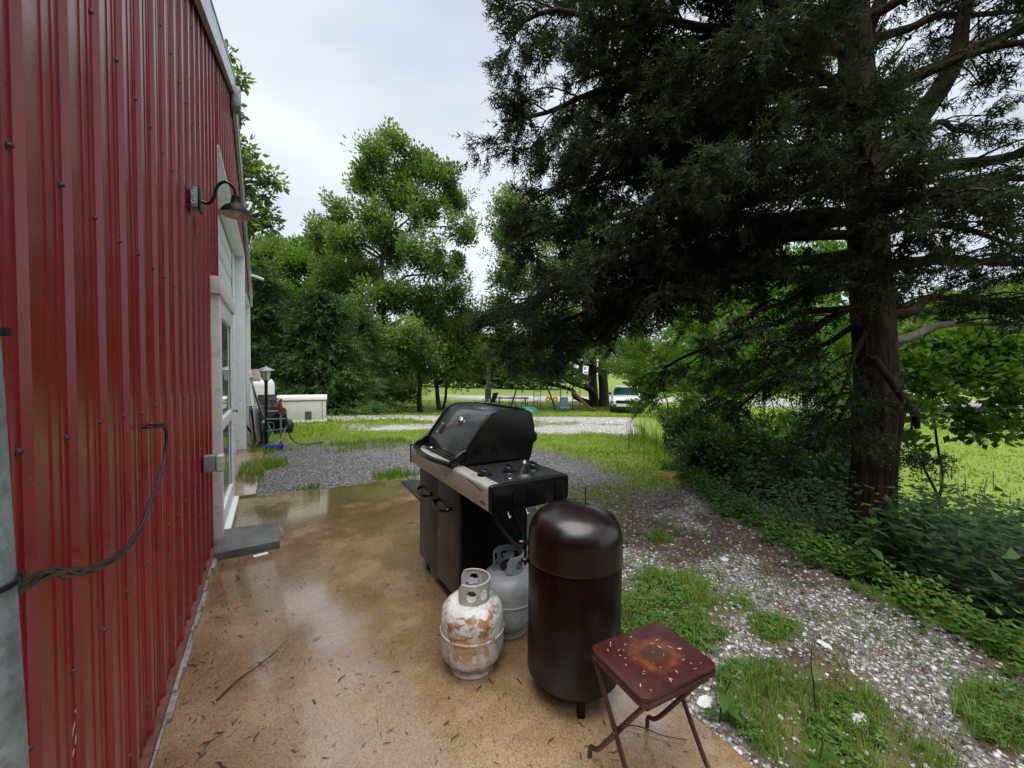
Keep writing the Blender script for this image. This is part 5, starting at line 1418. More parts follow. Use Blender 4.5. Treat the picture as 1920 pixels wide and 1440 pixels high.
def spray(n, L, w, seed, ang=.7, flat=.35):
    """a flat-ish evergreen spray along +Y with side twiglets"""
    rg = np.random.default_rng(seed); V, F_ = [], []
    B, BF = np.array([(-.5, 0, 0), (.5, .08, 0), (0, 1, 0)]), np.array([(0, 1, 2)])
    for i in range(n):
        y = L * (i + .5) / n; s_ = 1 if i % 2 else -1
        a = s_ * (ang + rg.normal(0, .18)); l = L * .42 * (1 - .55 * y / L) * rg.uniform(.7, 1.2)
        d = np.array([math.sin(a), math.cos(a), rg.normal(0, flat)]); d /= np.linalg.norm(d)
        x = np.cross((rg.normal(0, .6), rg.normal(0, .6), 1), d); x /= np.linalg.norm(x)
        V.append(B @ np.stack([x * w * l, d * l, np.cross(x, d)]) + (0, y, 0)); F_.append(BF + 3 * i)
    V.append(B @ np.array([(w * .5 * L * .3, 0, 0), (0, L * 1.1, 0), (0, 0, 1)])); F_.append(BF + 3 * n)
    return np.concatenate(V), np.concatenate(F_)
CLE = spray(14, 1.0, .26, 5)
evergreen('cedar_tree', 'dense dark evergreen standing behind the white generator', (1.6, 16.4, gz(1.6, 16.4)), 4.5, 2.4, 2200, 1)
evergreen('cedar_tree', 'dark evergreen close to the far corner of the building', (-.5, 17.6, gz(-.5, 17.6)), 5.2, 2.3, 1900, 2)
evergreen('cedar_tree', 'dark low evergreen between the generator and the oak trunk', (3.5, 19.6, gz(3.5, 19.6)), 4.6, 2.0, 1500, 3)
# oak behind the building: only its outer boughs reach past the wall
CL_BEH = cluster(KITE, 10, .22, .17, 9)
tree('oak_tree', 'oak behind the building with boughs reaching past the roof edge', (-2.6, 16.2, -.2), (-1.9, 15.6, 9.5), .24, [(l[0], l[1], l[2], l[3] * .75) for l in BEH if l[3] < 1], 300, 'leaf_wood', CL_BEH, 1.0, 'trees beyond the gravel', 'bark_dark', seed=31, limbs=18)
# leafy trees right, behind the cedar
for k, (sel, b_, lab) in enumerate(((lambda l: l[0] < 14.5, (13.4, 7.4, 0), 'bright leafy tree behind the cedar, left of its trunk'), (lambda l: l[0] >= 14.5, (15.8, 6.4, 0), 'bright leafy tree seen directly behind the cedar trunk'))):
    lob = [l for l in MIDR if sel(l)]
    bz_ = gz(b_[0], b_[1])
    tree('leafy_tree', lab, (b_[0], b_[1], bz_), (b_[0] + .4, b_[1] + .1, 4.2), .13, lob, 1500, 'leaf_bright', cluster(KITE, 12, .32, .24, 40 + k), .95, 'leafy trees behind the cedar', 'bark_dark', seed=41 + k)
# far hedge-row trees over the meadow
for k in range(4):
    lob = [l for i, l in enumerate(FARR) if (l[0] - 41) // 5 == k or (k == 3 and l[0] > 56)]
    if not lob: continue
    bx_ = sum(l[0] for l in lob) / len(lob); by_ = sum(l[1] for l in lob) / len(lob)
    tree('field_tree', ['field tree at the left of the row beyond the meadow', 'second field tree of the row beyond the meadow', 'third field tree of the row beyond the meadow', 'rightmost field tree of the row beyond the meadow'][k], (bx_, by_, -1.36), (bx_, by_, 6), .25, lob, 900, 'leaf_wood', CL_FAR, 1.1, 'field trees beyond the meadow', 'bark_dark', seed=50 + k)
# far wood closing the view
rgf = np.random.default_rng(77)
for k, (d0, u0, u1, h, n, lab) in enumerate(((68, -42, 8, 9, 3000, 'far belt of green trees beyond the drive'), (64, 20, 62, 8, 2600, 'far belt of green trees beyond the meadow on the right'), (40, -40, -17, 13, 2600, 'dense green wood behind the building'))):
    u = rgf.uniform(u0, u1, n); dd = d0 + rgf.uniform(-4, 4, n) + .002 * u * u
    x = u * math.cos(YAW) + dd * math.sin(YAW); y = -u * math.sin(YAW) + dd * math.cos(YAW)
    top = h * (.62 + .5 * fbm(u, u * 0 + k * 9, 7.0))
    z = relief(x, y) + top * rgf.random(n)**.7
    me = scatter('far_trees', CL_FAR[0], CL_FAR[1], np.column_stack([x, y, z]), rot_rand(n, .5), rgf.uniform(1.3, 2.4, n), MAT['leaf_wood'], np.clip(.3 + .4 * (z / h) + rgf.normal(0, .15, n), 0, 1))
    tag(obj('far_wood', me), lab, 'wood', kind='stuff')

# ------------------------------------------------------------------ the big cedar
CB = Vector((4.78, 1.36, gz(4.78, 1.36)))
U = Vector((math.cos(YAW), -math.sin(YAW), 0)); Wd = Vector((math.sin(YAW), math.cos(YAW), 0))
def cw(u, w, z): return CB + U * u + Wd * w + Vector((0, 0, z - CB.z))
cedar = thing('cedar_tree', 'huge dark cedar with shaggy brown trunk overhanging the gravel path', 'tree', CB)
def rel(p): return Vector(p) - CB
tp_ = [(0, 0, -.3), (0, 0, .0), (0, 0, .5), (.02, 0, 1.0), (.0, .02, 1.5), (-.04, .03, 2.0), (-.09, .04, 2.6), (-.14, .06, 3.3), (-.22, .08, 4.2), (-.30, .1, 5.2), (-.36, .1, 6.4), (-.4, .1, 8.0), (-.4, .1, 9.6)]
pp = smooth_path([rel(cw(*p)) for p in tp_], 4)
rad = np.interp([p.z + CB.z for p in pp], [-.3, .0, .3, .8, 1.0, 1.15, 1.4, 2.2, 3.2, 5.2, 9.6], [.23, .19, .172, .163, .172, .19, .16, .15, .138, .118, .02])
# fluted, shaggy trunk surface
segs = 40
V, Fc = [], []
frames = []
for i, p in enumerate(pp):
    for k in range(segs):
        a = 2 * math.pi * k / segs
        fl_ = 1 + .05 * math.sin(5 * a + .6 * p.z) + .035 * math.sin(11 * a - 1.1 * p.z) + .03 * (float(vnoise(k * .9, p.z * 3, 1)) - .5) * 2
        if .85 < p.z < 1.45: fl_ += .12 * math.exp(-((p.z - 1.12) / .15)**2) * max(0, math.cos(a - .4))**2
        V.append((p.x + rad[i] * fl_ * math.cos(a), p.y + rad[i] * fl_ * math.sin(a), p.z))
for i in range(len(pp) - 1):
    for k in range(segs): Fc.append((i*segs + k, i*segs + (k+1) % segs, (i+1)*segs + (k+1) % segs, (i+1)*segs + k))
m_ = MB(); m_.add(V, Fc); m_.build('trunk', MAT['bark_cedar'], cedar, smooth=60)
# loose strips of bark
bs = MB(); rg = random.Random(8)
for _ in range(230):
    z = rg.uniform(-.05, 3.2); a = rg.uniform(0, 6.283)
    i = min(range(len(pp)), key=lambda j: abs(pp[j].z - z)); r_ = rad[i] * 1.03
    w = rg.uniform(.006, .016); l = rg.uniform(.08, .3); c, s_ = math.cos(a), math.sin(a)
    px, py = pp[i].x, pp[i].y; lift = rg.uniform(.002, .02)
    tx, ty = -s_ * w, c * w
    bs.add([(px + c * r_ + tx, py + s_ * r_ + ty, z), (px + c * r_ - tx, py + s_ * r_ - ty, z), (px + c * (r_ + lift * .3) - tx, py + s_ * (r_ + lift * .3) - ty, z + l * .5), (px + c * (r_ + lift * .3) + tx, py + s_ * (r_ + lift * .3) + ty, z + l * .5), (px + c * (r_ + lift) - tx * .5, py + s_ * (r_ + lift) - ty * .5, z + l), (px + c * (r_ + lift) + tx * .5, py + s_ * (r_ + lift) + ty * .5, z + l)], [(0, 1, 2, 3), (3, 2, 4, 5)])
tag(bs.build('bark_strips', MAT['bark_cedar'], cedar), kind='stuff')

SPR_P, SPR_D, SPR_T, SPR_S = [], [], [], []
twigs = MB()
rg = random.Random(21)
def trunk_at(z):
    i = min(range(len(pp)), key=lambda j: abs(pp[j].z + CB.z - z)); return pp[i], rad[i]
def branch(z0, tip, r0, sag=.06, fol=1.0, start=.4, nb=14, name='limb', mat='bark_cedar', blen=.75, mids=None):
    """tip in (u, w, z); foliage on the outer part"""
    p0, rt_ = trunk_at(z0)
    a = p0.copy(); b = rel(cw(*tip))
    if mids:
        path = smooth_path([a] + [rel(cw(*m)) for m in mids] + [b], 5)
    else:
        path = limb_path(a, b, sag, .025, 7, rg)
    n = len(path)
    rs = [r0 * (1 - .86 * i / n) + .006 for i in range(n)]
    m_ = MB(); m_.tube(path, rs, 9); m_.build(name, MAT[mat], cedar, smooth=60)
    L = (b - a).length
    # secondary branchlets
    for k in range(int(nb)):
        f = start * .55 + (1 - start * .55) * ((k + rg.random()) / nb)
        i = min(n - 2, int(f * (n - 1)))
        s_ = path[i]; t_ = (path[i + 1] - path[i]).normalized()
        side = t_.cross(Vector((0, 0, 1))); side = side.normalized() if side.length > .01 else Vector((1, 0, 0))
        sd = 1 if k % 2 else -1
        d = (t_ * rg.uniform(.5, 1.0) + side * sd * rg.uniform(.35, 1.0) + Vector((0, 0, rg.uniform(-.35, .3)))).normalized()
        l = blen * rg.uniform(.55, 1.2) * (1 - .45 * f) * (1 if f > start else .8)
        e = s_ + d * l + Vector((0, 0, -.16 * l))
        mid = s_ + d * l * .5 + Vector((rg.uniform(-.04, .04), rg.uniform(-.04, .04), .03))
        p2 = smooth_path([s_, mid, e], 3)
        twigs.tube(p2, [.011 * (1 - .75 * q_ / len(p2)) for q_ in range(len(p2))], 4, False)
        bare = f < start
        # tertiary twigs
        for q_ in range(4 if bare else 6):
            g_ = rg.uniform(.25, 1.0); c0 = s_.lerp(e, g_)
            dd = (d + Vector((rg.gauss(0, .6), rg.gauss(0, .6), rg.gauss(-.2, .4)))).normalized()
            l3 = rg.uniform(.15, .36); c1 = c0 + dd * l3
            twigs.tube([c0, (c0 + c1) / 2 + Vector((0, 0, .012)), c1], [.004, .003, .0015], 3, False)
            if bare and rg.random() > .3 * fol: continue
            m3_ = int(15.5 * fol * rg.uniform(.6, 1.3))
            for j in range(m3_):
                h_ = rg.uniform(.1, 1.05)
                SPR_P.append(c0.lerp(c1, h_) + Vector((rg.gauss(0, .028), rg.gauss(0, .028), rg.gauss(0, .028))))
                SPR_D.append(dd + Vector((rg.gauss(0, .55), rg.gauss(0, .55), rg.gauss(-.25, .45))))
                SPR_T.append(min(1, max(0, rg.gauss(.4, .22)))); SPR_S.append(rg.uniform(.7, 1.25))
LEFT = [(2.5, (-2.2, -.2, 2.25), .05), (2.45, (-2.9, .5, 1.75), .05), (2.6, (-3.45, .7, 1.7), .055), (2.9, (-3.0, -.3, 2.3), .055), (2.95, (-2.4, .9, 2.4), .05), (2.8, (-3.6, .8, 2.1), .05),
        (3.2, (-3.3, .2, 2.75), .06), (3.25, (-2.2, -.8, 2.9), .05), (3.3, (-2.6, 1.4, 2.7), .05), (3.6, (-3.2, .5, 3.25), .06), (3.7, (-2.9, -.3, 3.35), .055),
        (4.0, (-3.5, .2, 3.85), .06), (4.05, (-2.0, -.9, 3.75), .05), (4.1, (-2.5, 1.2, 3.95), .05), (4.4, (-3.45, -.1, 4.45), .06), (4.5, (-2.7, .8, 4.65), .05),
        (4.8, (-3.35, .4, 5.15), .055), (4.9, (-2.2, -.8, 4.95), .05), (5.3, (-3.2, 0, 5.75), .05), (5.4, (-1.9, -1, 5.5), .05), (5.6, (-2.8, .9, 6.1), .05),
        (5.9, (-2.9, -.2, 6.4), .05), (6.3, (-2.5, .5, 6.9), .045), (6.6, (-1.6, -.9, 6.9), .045), (7.2, (-1.9, .2, 7.8), .04),
        (3.0, (-1.5, .9, 2.75), .045), (3.45, (-1.3, .2, 3.3), .04), (4.2, (-1.2, .5, 4.2), .04), (3.9, (-2.3, .1, 3.5), .05), (4.7, (-2.4, .2, 4.3), .05), (2.75, (-1.9, .3, 2.55), .045)]
for z0, tip, r_ in LEFT:
    branch(z0, (tip[0] + (.45 if z0 > 4.7 else 0), tip[1], tip[2]), r_ * .8, fol=1.15 if z0 > 2.92 or tip[0] < -2.8 else .6, start=.42 if z0 > 3.4 else .32, nb=18, blen=.85)
LOW = [(2.1, (-1.45, -.15, 1.3), .028), (2.0, (-1.05, .5, 1.05), .025), (1.95, (-.6, -.25, 1.15), .022), (2.2, (-1.9, .2, 1.5), .03), (1.6, (-.55, -.1, .75), .018), (2.2, (-.9, .1, 1.7), .025), (2.35, (-1.6, -.5, 1.85), .028)]
for z0, tip, r_ in LOW:
    branch(z0, tip, r_, sag=.05, fol=.5, start=.4, nb=6, blen=.45)
branch(1.73, (1.75, .3, 1.98), .045, nb=5, fol=.12, start=.95, name='dead_limb', mat='dead_wood', mids=[(.25, .0, 1.80), (.6, .05, 1.93), (1.1, .2, 1.97)])
branch(2.0, (1.9, .5, 2.28), .045, nb=10, fol=.8, start=.45, mids=[(.3, .0, 2.05), (.55, .1, 2.2), (1.1, .3, 2.22)])
branch(2.45, (2.0, .1, 2.5), .062, nb=12, fol=.8, start=.5, mids=[(.3, .0, 2.5), (.8, .05, 2.53)])
branch(2.8, (2.0, .4, 2.65), .04, nb=12, fol=.7, start=.55, mids=[(.5, .1, 2.88), (1.1, .2, 2.85)])
branch(3.2, (2.0, .0, 3.75), .075, nb=14, fol=.8, start=.45, mids=[(.5, .0, 3.35), (1.1, .0, 3.45)])
branch(3.3, (1.4, .3, 6.4), .11, nb=12, fol=.7, start=.6, mids=[(.35, .1, 3.8), (.75, .15, 4.4), (.9, .2, 5.0)])
branch(4.2, (.7, .2, 6.6), .06, nb=9, fol=.7, start=.5)
for z0, tip in ((2.9, (1.9, -.5, 3.15)), (3.6, (1.9, .9, 4.2)), (4.0, (1.7, -.4, 4.5)), (4.5, (2.0, .5, 5.2)), (4.7, (1.5, -.9, 5.1)), (3.4, (1.5, 1.2, 3.3)), (5.2, (1.9, 0, 6.0)), (5.8, (1.4, -.8, 6.5)), (4.9, (1.0, .9, 5.6)), (3.9, (1.1, -.7, 4.1)), (6.4, (1.6, .4, 7.2))):
    branch(z0, tip, .04, nb=12, fol=.5, start=.45)
for z0, tip in ((3.0, (-.5, 2.2, 3.0)), (3.6, (.6, 2.4, 3.7)), (4.4, (1.2, 1.8, 4.8)), (4.0, (-1.3, 2.2, 4.3)), (5.2, (-.8, 2.0, 5.6)), (5.6, (.5, -1.4, 6.0)), (5.0, (.3, 1.9, 5.5))):
    branch(z0, tip, .045, nb=13, fol=.9, start=.45)
for z0, tip in ((2.9, (-.5, -1.0, 2.65)), (2.8, (-.95, -.9, 2.95)), (2.5, (-.75, -.6, 2.25)), (3.3, (-.9, -.7, 3.5))):
    branch(z0, tip, .03, nb=11, fol=.8, start=.35, blen=.55)
# a broken stub lying against the trunk
m_ = MB(); m_.tube([rel(cw(-.22, -.2, 1.62)), rel(cw(-.05, -.24, 1.35)), rel(cw(.15, -.22, 1.12)), rel(cw(.19, -.2, 1.0))], [.028, .03, .034, .02], 9); m_.build('broken_stub', MAT['bark_cedar'], cedar, smooth=60)
tag(twigs.build('twigs', MAT['bark_cedar'], cedar), kind='stuff')
CEDAR_SPRAY = spray(9, .13, .30, 12, ang=.7, flat=.6)
P = np.array([tuple(p) for p in SPR_P]); Dd = np.array([tuple(d) for d in SPR_D])
me = scatter('foliage', CEDAR_SPRAY[0], CEDAR_SPRAY[1], P, rot_along(Dd), np.array(SPR_S), MAT['leaf_cedar'], np.array(SPR_T))
tag(obj('foliage', me, None, cedar), kind='stuff')
print('cedar sprays', len(P), 'tris', len(P) * len(CEDAR_SPRAY[1]))
# pale berries among the lowest sprays
OCT = (np.array([(1, 0, 0), (-1, 0, 0), (0, 1, 0), (0, -1, 0), (0, 0, 1), (0, 0, -1.0)]), np.array([(0, 2, 4), (2, 1, 4), (1, 3, 4), (3, 0, 4), (2, 0, 5), (1, 2, 5), (3, 1, 5), (0, 3, 5)]))
BPs = []
for (u_, w_, z_, sx, sz, n) in ((.14, -.3, .74, .10, .035, 110), (-.62, -.2, 1.42, .12, .06, 40), (-.2, -.3, .9, .08, .04, 25), (-1.1, -.15, 1.5, .15, .08, 30)):
    for _ in range(n): BPs.append(tuple(rel(cw(u_ + rg.gauss(0, sx), w_ + rg.gauss(0, .06), z_ + rg.gauss(0, sz)))))
BPs = np.array(BPs)
me = scatter('berries', OCT[0], OCT[1], BPs, rot_rand(len(BPs), 1), np.full(len(BPs), .0042), MAT['berry'])
tag(obj('berries', me, None, cedar), kind='stuff')
# sprays around the berry bunches
BD = RNG.normal(size=(len(BPs), 3)) + (-.2, -.6, -.2)
me = scatter('low_sprays', CEDAR_SPRAY[0], CEDAR_SPRAY[1], BPs + RNG.normal(0, .02, BPs.shape), rot_along(BD), RNG.uniform(.6, 1.0, len(BPs)), MAT['leaf_cedar'])
tag(obj('low_sprays', me, None, cedar), kind='stuff')

# ------------------------------------------------------------------ shrubs
def frond(nl, L, seed):
    rg_ = np.random.default_rng(seed); V, F_ = [], []
    TVn, TFn = NARROW
    k = 0
    for i in range(nl):
        y = L * (.18 + .82 * i / nl)
        for s_ in (-1, 1):
            a = s_ * (1.05 + rg_.normal(0, .1)); l = L * .34 * (1 - .35 * abs(i / nl - .4) * 2)
            d = np.array([math.sin(a), math.cos(a), -.25 + rg_.normal(0, .1)]); d /= np.linalg.norm(d)
            x = np.cross((0, 0, 1.0), d); x /= np.linalg.norm(x)
            V.append((TVn * l) @ np.stack([x, d, np.cross(x, d)]) + (0, y, -.35 * (y / L)**2 * L)); F_.append(TFn + 4 * k); k += 1
    return np.concatenate(V), np.concatenate(F_)
FROND = frond(8, 1.0, 3)
def bush(name, label, base, lobes, n, tmpl, scl, mat, droop=-.25, group=None, stems=9, bark='bark_dark', fill=.45, cat='shrub'):
    t = thing(name, label, cat, base, 0, group)
    b = Vector(base); rg_ = random.Random(len(lobes) * 7 + n)
    m_ = MB()
    for k in range(stems):
        l = lobes[k % len(lobes)]
        s0 = Vector((rg_.gauss(0, .25), rg_.gauss(0, .25), -.1)) + (Vector((l[0], l[1], 0)) - Vector((b.x, b.y, 0))) * .2
        pth = limb_path(s0, Vector(l[:3]) - b, .05, .06, 4, rg_)
        m_.tube(pth, [.022 * (1 - .75 * i / len(pth)) for i in range(len(pth))], 6)
    tag(m_.build('stems', MAT[bark], t, smooth=60), kind='stuff')
    P_, T_ = crown_points(lobes, n, fill)
    c = np.array([np.mean([l[0] for l in lobes]), np.mean([l[1] for l in lobes]), np.mean([l[2] for l in lobes]) - .3])
    dd = P_ - c; dd /= np.linalg.norm(dd, axis=1, keepdims=True); dd = dd + RNG.normal(0, .5, dd.shape) + (0, 0, droop)
    me_ = scatter('leaves', tmpl[0], tmpl[1], P_ - np.array(base), rot_along(dd) if tmpl is FROND else rot_rand(len(P_), .6), scl * RNG.uniform(.7, 1.25, len(P_)), MAT[mat], T_)
    tag(obj('leaves', me_, None, t), kind='stuff')
    return t
bush('sumac_bush', 'feathery leaved sumac bush in front of the parked SUV', (7.7, 4.9, gz(7.7, 4.9)), SUMAC[:6] + [SUMAC[9], (6.6, 5.5, 1.3, .24)], 660, FROND, .42, 'leaf_bright', stems=4, group='bushes left of the cedar trunk')
bush('sumac_bush', 'tall feathery bush just left of the cedar trunk', (8.6, 3.9, gz(8.6, 3.9)), SUMAC[5:9] + SUMAC[10:13] + [(8.8, 3.2, 1.7, .5), (9.3, 3.0, .9, .5), (9.0, 4.6, 2.2, .6), (8.2, 5.0, 2.1, .55), (9.8, 4.0, 2.3, .6), (7.4, 4.6, .9, .5), (7.0, 4.1, .6, .45), (7.5, 3.5, .6, .5), (8.2, 3.0, 1.2, .5)], 1150, FROND, .42, 'leaf_bright', group='bushes left of the cedar trunk')
CL_SHR = cluster(KITE, 11, .13, .085, 60)
bush('dark_shrub', 'low dark tangled shrub at the left foot of the cedar', (5.7, 2.75, gz(5.7, 2.75)), SHRUB, 2600, CL_SHR, 1.0, 'leaf_dark', group=None, stems=12)
CL_SAP = cluster(KITE, 9, .13, .095, 61, droop=.3)
bush('leafy_sapling', 'broad leaved sapling overhanging the meadow right of the cedar trunk', (7.4, 1.3, gz(7.4, 1.3)), SAPL, 560, CL_SAP, 1.0, 'leaf_bright', stems=2, fill=.6, cat='sapling')
# overgrown brush behind the generator's right side
bush('low_brush', 'tangle of low brush at the foot of the tallest oak', (2.7, 17.0, gz(2.7, 17)), [(2.4, 17.2, -.15, .5), (3.0, 16.6, -.25, .45), (3.6, 17.6, -.3, .5), (4.3, 18.6, -.4, .5)], 420, cluster(KITE, 10, .25, .18, 62), 1.0, 'leaf_dark', stems=5)
bush('low_brush', 'rounded light green bush between the oak trunks', (6.9, 26.0, gz(6.9, 26)), [(6.9, 26.0, -.1, 1.1), (7.9, 26.4, .1, 1.0)], 420, CL_OAK, .8, 'leaf_bright', stems=4)

# ---- grass clump with arching blades at the cedar's foot
gcl = thing('grass_clump', 'tuft of long arching grass blades against the cedar trunk', 'grass tuft', (4.28, 1.40, gz(4.28, 1.40)))
rg = random.Random(17)
for k in range(24):
    a = rg.uniform(0, 6.283); L = rg.uniform(.28, .55); lean = rg.uniform(.12, .38); w = rg.uniform(.005, .009)
    c, s_ = math.cos(a), math.sin(a); V, Fc = [], []
    for i in range(7):
        t_ = i / 6; r_ = lean * t_**1.8; z = L * (t_ - .42 * t_**3)
        ww = w * (1 - t_**2) + .0006
        V += [(c * r_ - s_ * ww, s_ * r_ + c * ww, z), (c * r_ + s_ * ww, s_ * r_ - c * ww, z - .002)]
        if i: Fc.append((2*i - 2, 2*i - 1, 2*i + 1, 2*i))
    m_ = MB(); m_.add([(x + rg.uniform(-.04, .04) * 0, y, z) for x, y, z in V], Fc)
    o = m_.build('blade', MAT['leaf_weed_dark'], gcl, loc=(rg.gauss(0, .05), rg.gauss(0, .05), 0))
# ---- young shoot among the bank weeds
def shoot(name, label, loc, h, leaves, size, mat, seed, group=None):
    t = thing(name, label, 'plant', loc, 0, group); rg_ = random.Random(seed)
    pth = smooth_path([(0, 0, -.03), (rg_.uniform(-.02, .02), 0, h * .4), (rg_.uniform(-.04, .04), rg_.uniform(-.03, .03), h)], 5)
    m_ = MB(); m_.tube(pth, [.005 * (1 - .6 * i / len(pth)) for i in range(len(pth))], 6); m_.build('stem', MAT['leaf_weed'], t, smooth=60)
    for k in range(leaves):
        f = .25 + .75 * k / max(1, leaves - 1); p = pth[min(len(pth) - 1, int(f * (len(pth) - 1)))]
        a = k * 2.4 + rg_.uniform(-.3, .3); l = size * rg_.uniform(.75, 1.2); el = rg_.uniform(-.1, .45)
        d = Vector((math.cos(a) * math.cos(el), math.sin(a) * math.cos(el), math.sin(el))); sd = Vector((-math.sin(a), math.cos(a), 0))
        V = [p]; 
        for (q_, w) in ((.25, .2), (.5, .24), (.78, .14)):
            m0 = p + d * l * q_ + Vector((0, 0, -.12 * l * q_ * q_ * 3)); V += [m0 + sd * w * l + Vector((0, 0, .02 * l)), m0 - Vector((0, 0, .02 * l)), m0 - sd * w * l + Vector((0, 0, .02 * l))]
        V.append(p + d * l + Vector((0, 0, -.36 * l)))
        m_ = MB(); m_.add(V, [(0, 1, 2), (0, 2, 3), (1, 4, 5, 2), (2, 5, 6, 3), (4, 7, 8, 5), (5, 8, 9, 6), (7, 10, 8), (8, 10, 9)]); m_.build('leaf', MAT[mat], t, smooth=80)
    return t
shoot('weed_shoot', 'tall young shoot with paired pale leaves above the bank weeds', (3.62, 1.02, gz(3.62, 1.02)), .52, 14, .12, 'leaf_weed', 1)
shoot('weed_shoot', 'small broad leaved shoot beside the folding table', (1.62, .93, gz(1.62, .93)), .20, 7, .085, 'leaf_weed', 2)
shoot('weed_shoot', 'small leafy shoot in the grass at the slab corner', (1.70, .60, gz(1.7, .6)), .16, 8, .07, 'leaf_weed', 3)
shoot('weed_shoot', 'leafy shoot growing in the grass right behind the smoker', (1.80, 1.30, gz(1.8, 1.3)), .14, 8, .06, 'leaf_weed', 4)
st = MB(); st.tube(smooth_path([(2.03, .74, -.02), (2.02, .745, .10), (2.0, .75, .2), (2.005, .75, .3)], 4), [.004 - .0025 * i / 12 for i in range(13)], 5)
tag(st.build('dead_stalk', MAT['bark_dark']), 'thin bare brown stalk standing in the grass by the path', 'stalk')

# ------------------------------------------------------------------ weeds on the bank, one mass each
def weeds(name, label, pts_, hmin, hmax, nleaf, lsize, mat, base=KITE, seed=1, stemmat=None):
    rg_ = np.random.default_rng(seed); V0, D0, S0, T0 = [], [], [], []
    for (x, y) in pts_:
        z = float(relief(x, y)); h = rg_.uniform(hmin, hmax); lx, ly = rg_.normal(0, .15, 2) * h
        tt = rg_.random()
        for k in range(nleaf):
            f = (k + .6) / nleaf; a = k * 2.4 + rg_.random(); 
            V0.append((x + lx * f, y + ly * f, z + h * f)); D0.append((math.cos(a), math.sin(a), rg_.uniform(-.35, .45))); S0.append(lsize * rg_.uniform(.6, 1.2) * (1.1 - .4 * f)); T0.append(min(1, max(0, .55 * tt + .35 * f + rg_.normal(0, .08))))
    D0 = np.array(D0); d = D0 / np.linalg.norm(D0, axis=1, keepdims=True)
    x_ = np.cross((0, 0, 1.0), d); x_ /= np.linalg.norm(x_, axis=1, keepdims=True)
    rot = np.stack([x_, d, np.cross(x_, d)], -1)
    me_ = scatter(name, base[0], base[1], np.array(V0), rot, np.array(S0), MAT[mat], np.array(T0))
    return tag(obj(name, me_), label, 'weeds', kind='stuff')
LEAF6 = (np.array([(0, 0, 0), (.26, .4, .06), (0, 1, -.12), (-.26, .4, .06), (0, .5, -.02)]), np.array([(0, 1, 4), (1, 2, 4), (2, 3, 4), (3, 0, 4)]))
q = pick(900, lambda x, y: np.exp(-((x - bank(y) - .22) / .22)**2) * (.35 + .65 * (fbm(x, y, .5) > .45)), 3.0, 5.6, -.6, 4.0)
weeds('bank_weeds', 'low light green weeds along the edge of the gravel path', q, .06, .24, 9, .062, 'leaf_weed', LEAF6, 1)
q = pick(1500, lambda x, y: ((x - bank(y) > .4) & (x - bank(y) < 5.5)) * np.where(y < 1.2, 1.0, .25) * sst(3.0, 1.4, y * 1.0), 3.4, 9.5, -2.4, 3.4)
weeds('tall_weeds', 'tall dark leafy weeds on the slope right of the cedar', q, .35, .78, 15, .13, 'leaf_weed_dark', LEAF6, 2)
q = pick(700, lambda x, y: ((x - bank(y) > .35) & (x - bank(y) < 2.2)).astype(float), 3.4, 7.6, 1.0, 5.2)
weeds('undergrowth', 'dark leafy undergrowth beneath the cedar', q, .12, .45, 11, .07, 'leaf_dark', LEAF6, 3)
# flower spikes on the tall weeds
q = pick(70, lambda x, y: ((x - bank(y) > 2.2) & (x - bank(y) < 5.2)).astype(float), 5.2, 9.0, -.6, 1.4)
SPK = np.concatenate([OCT[0] * (.12, .12, .06) + (0, 0, .07 * k + .1) for k in range(10)]); SPF = np.concatenate([OCT[1] + 6 * k for k in range(10)])
me = scatter('flower_spikes', SPK, SPF, np.column_stack([q, relief(q[:, 0], q[:, 1]) + RNG.uniform(.6, .78, len(q))]), rot_rand(len(q), .12), RNG.uniform(.16, .3, len(q))[:, None] * np.array([[.22, .22, .8]]), M('pale_lilac_flower_spikes', (.2, .21, .17), .8, bump=0))
tag(obj('flower_spikes', me), 'pale upright flower spikes above the tall weeds', 'flowers', kind='stuff')

# ------------------------------------------------------------------ grass
def blades(name, label, pts_, hmin, hmax, w, mat, seed, lean=.45, tilt=.0):
    rg_ = np.random.default_rng(seed); n = len(pts_)
    TVg = np.array([(-1, 0, 0), (1, 0, 0), (-.75, .25, .5), (.75, .25, .5), (0, .75, 1.0)]); TFg = np.array([(0, 1, 3), (0, 3, 2), (2, 3, 4)])
    h = rg_.uniform(hmin, hmax, n) * (.6 + .8 * fbm(pts_[:, 0], pts_[:, 1], .4))
    ln = np.abs(rg_.normal(0, lean, n)) + .1
    s = np.column_stack([np.full(n, w) * rg_.uniform(.7, 1.3, n), ln * h, h])
    z = relief(pts_[:, 0], pts_[:, 1]) - .004
    tint = np.clip(.25 + .5 * fbm(pts_[:, 0] + 5, pts_[:, 1], 1.3) + rg_.normal(0, .16, n), 0, 1)
    me_ = scatter(name, TVg, TFg, np.column_stack([pts_, z]), rot_z(rg_.random(n) * 6.283), s, MAT[mat], tint)
    return tag(obj(name, me_), label, 'grass', kind='stuff')
q = pick(15000, lambda x, y: np.maximum(zones(x, y)[2] * sst(.32, .62, fbm(x, y, .16)), .07 * sst(.5, .62, fbm(x + 3, y, .3))), 1.55, 3.5, -.4, 3.2)
blades('grass_tufts', 'fresh green grass growing through the gravel path', q, .025, .085, .0023, 'grass_near', 1, .6)
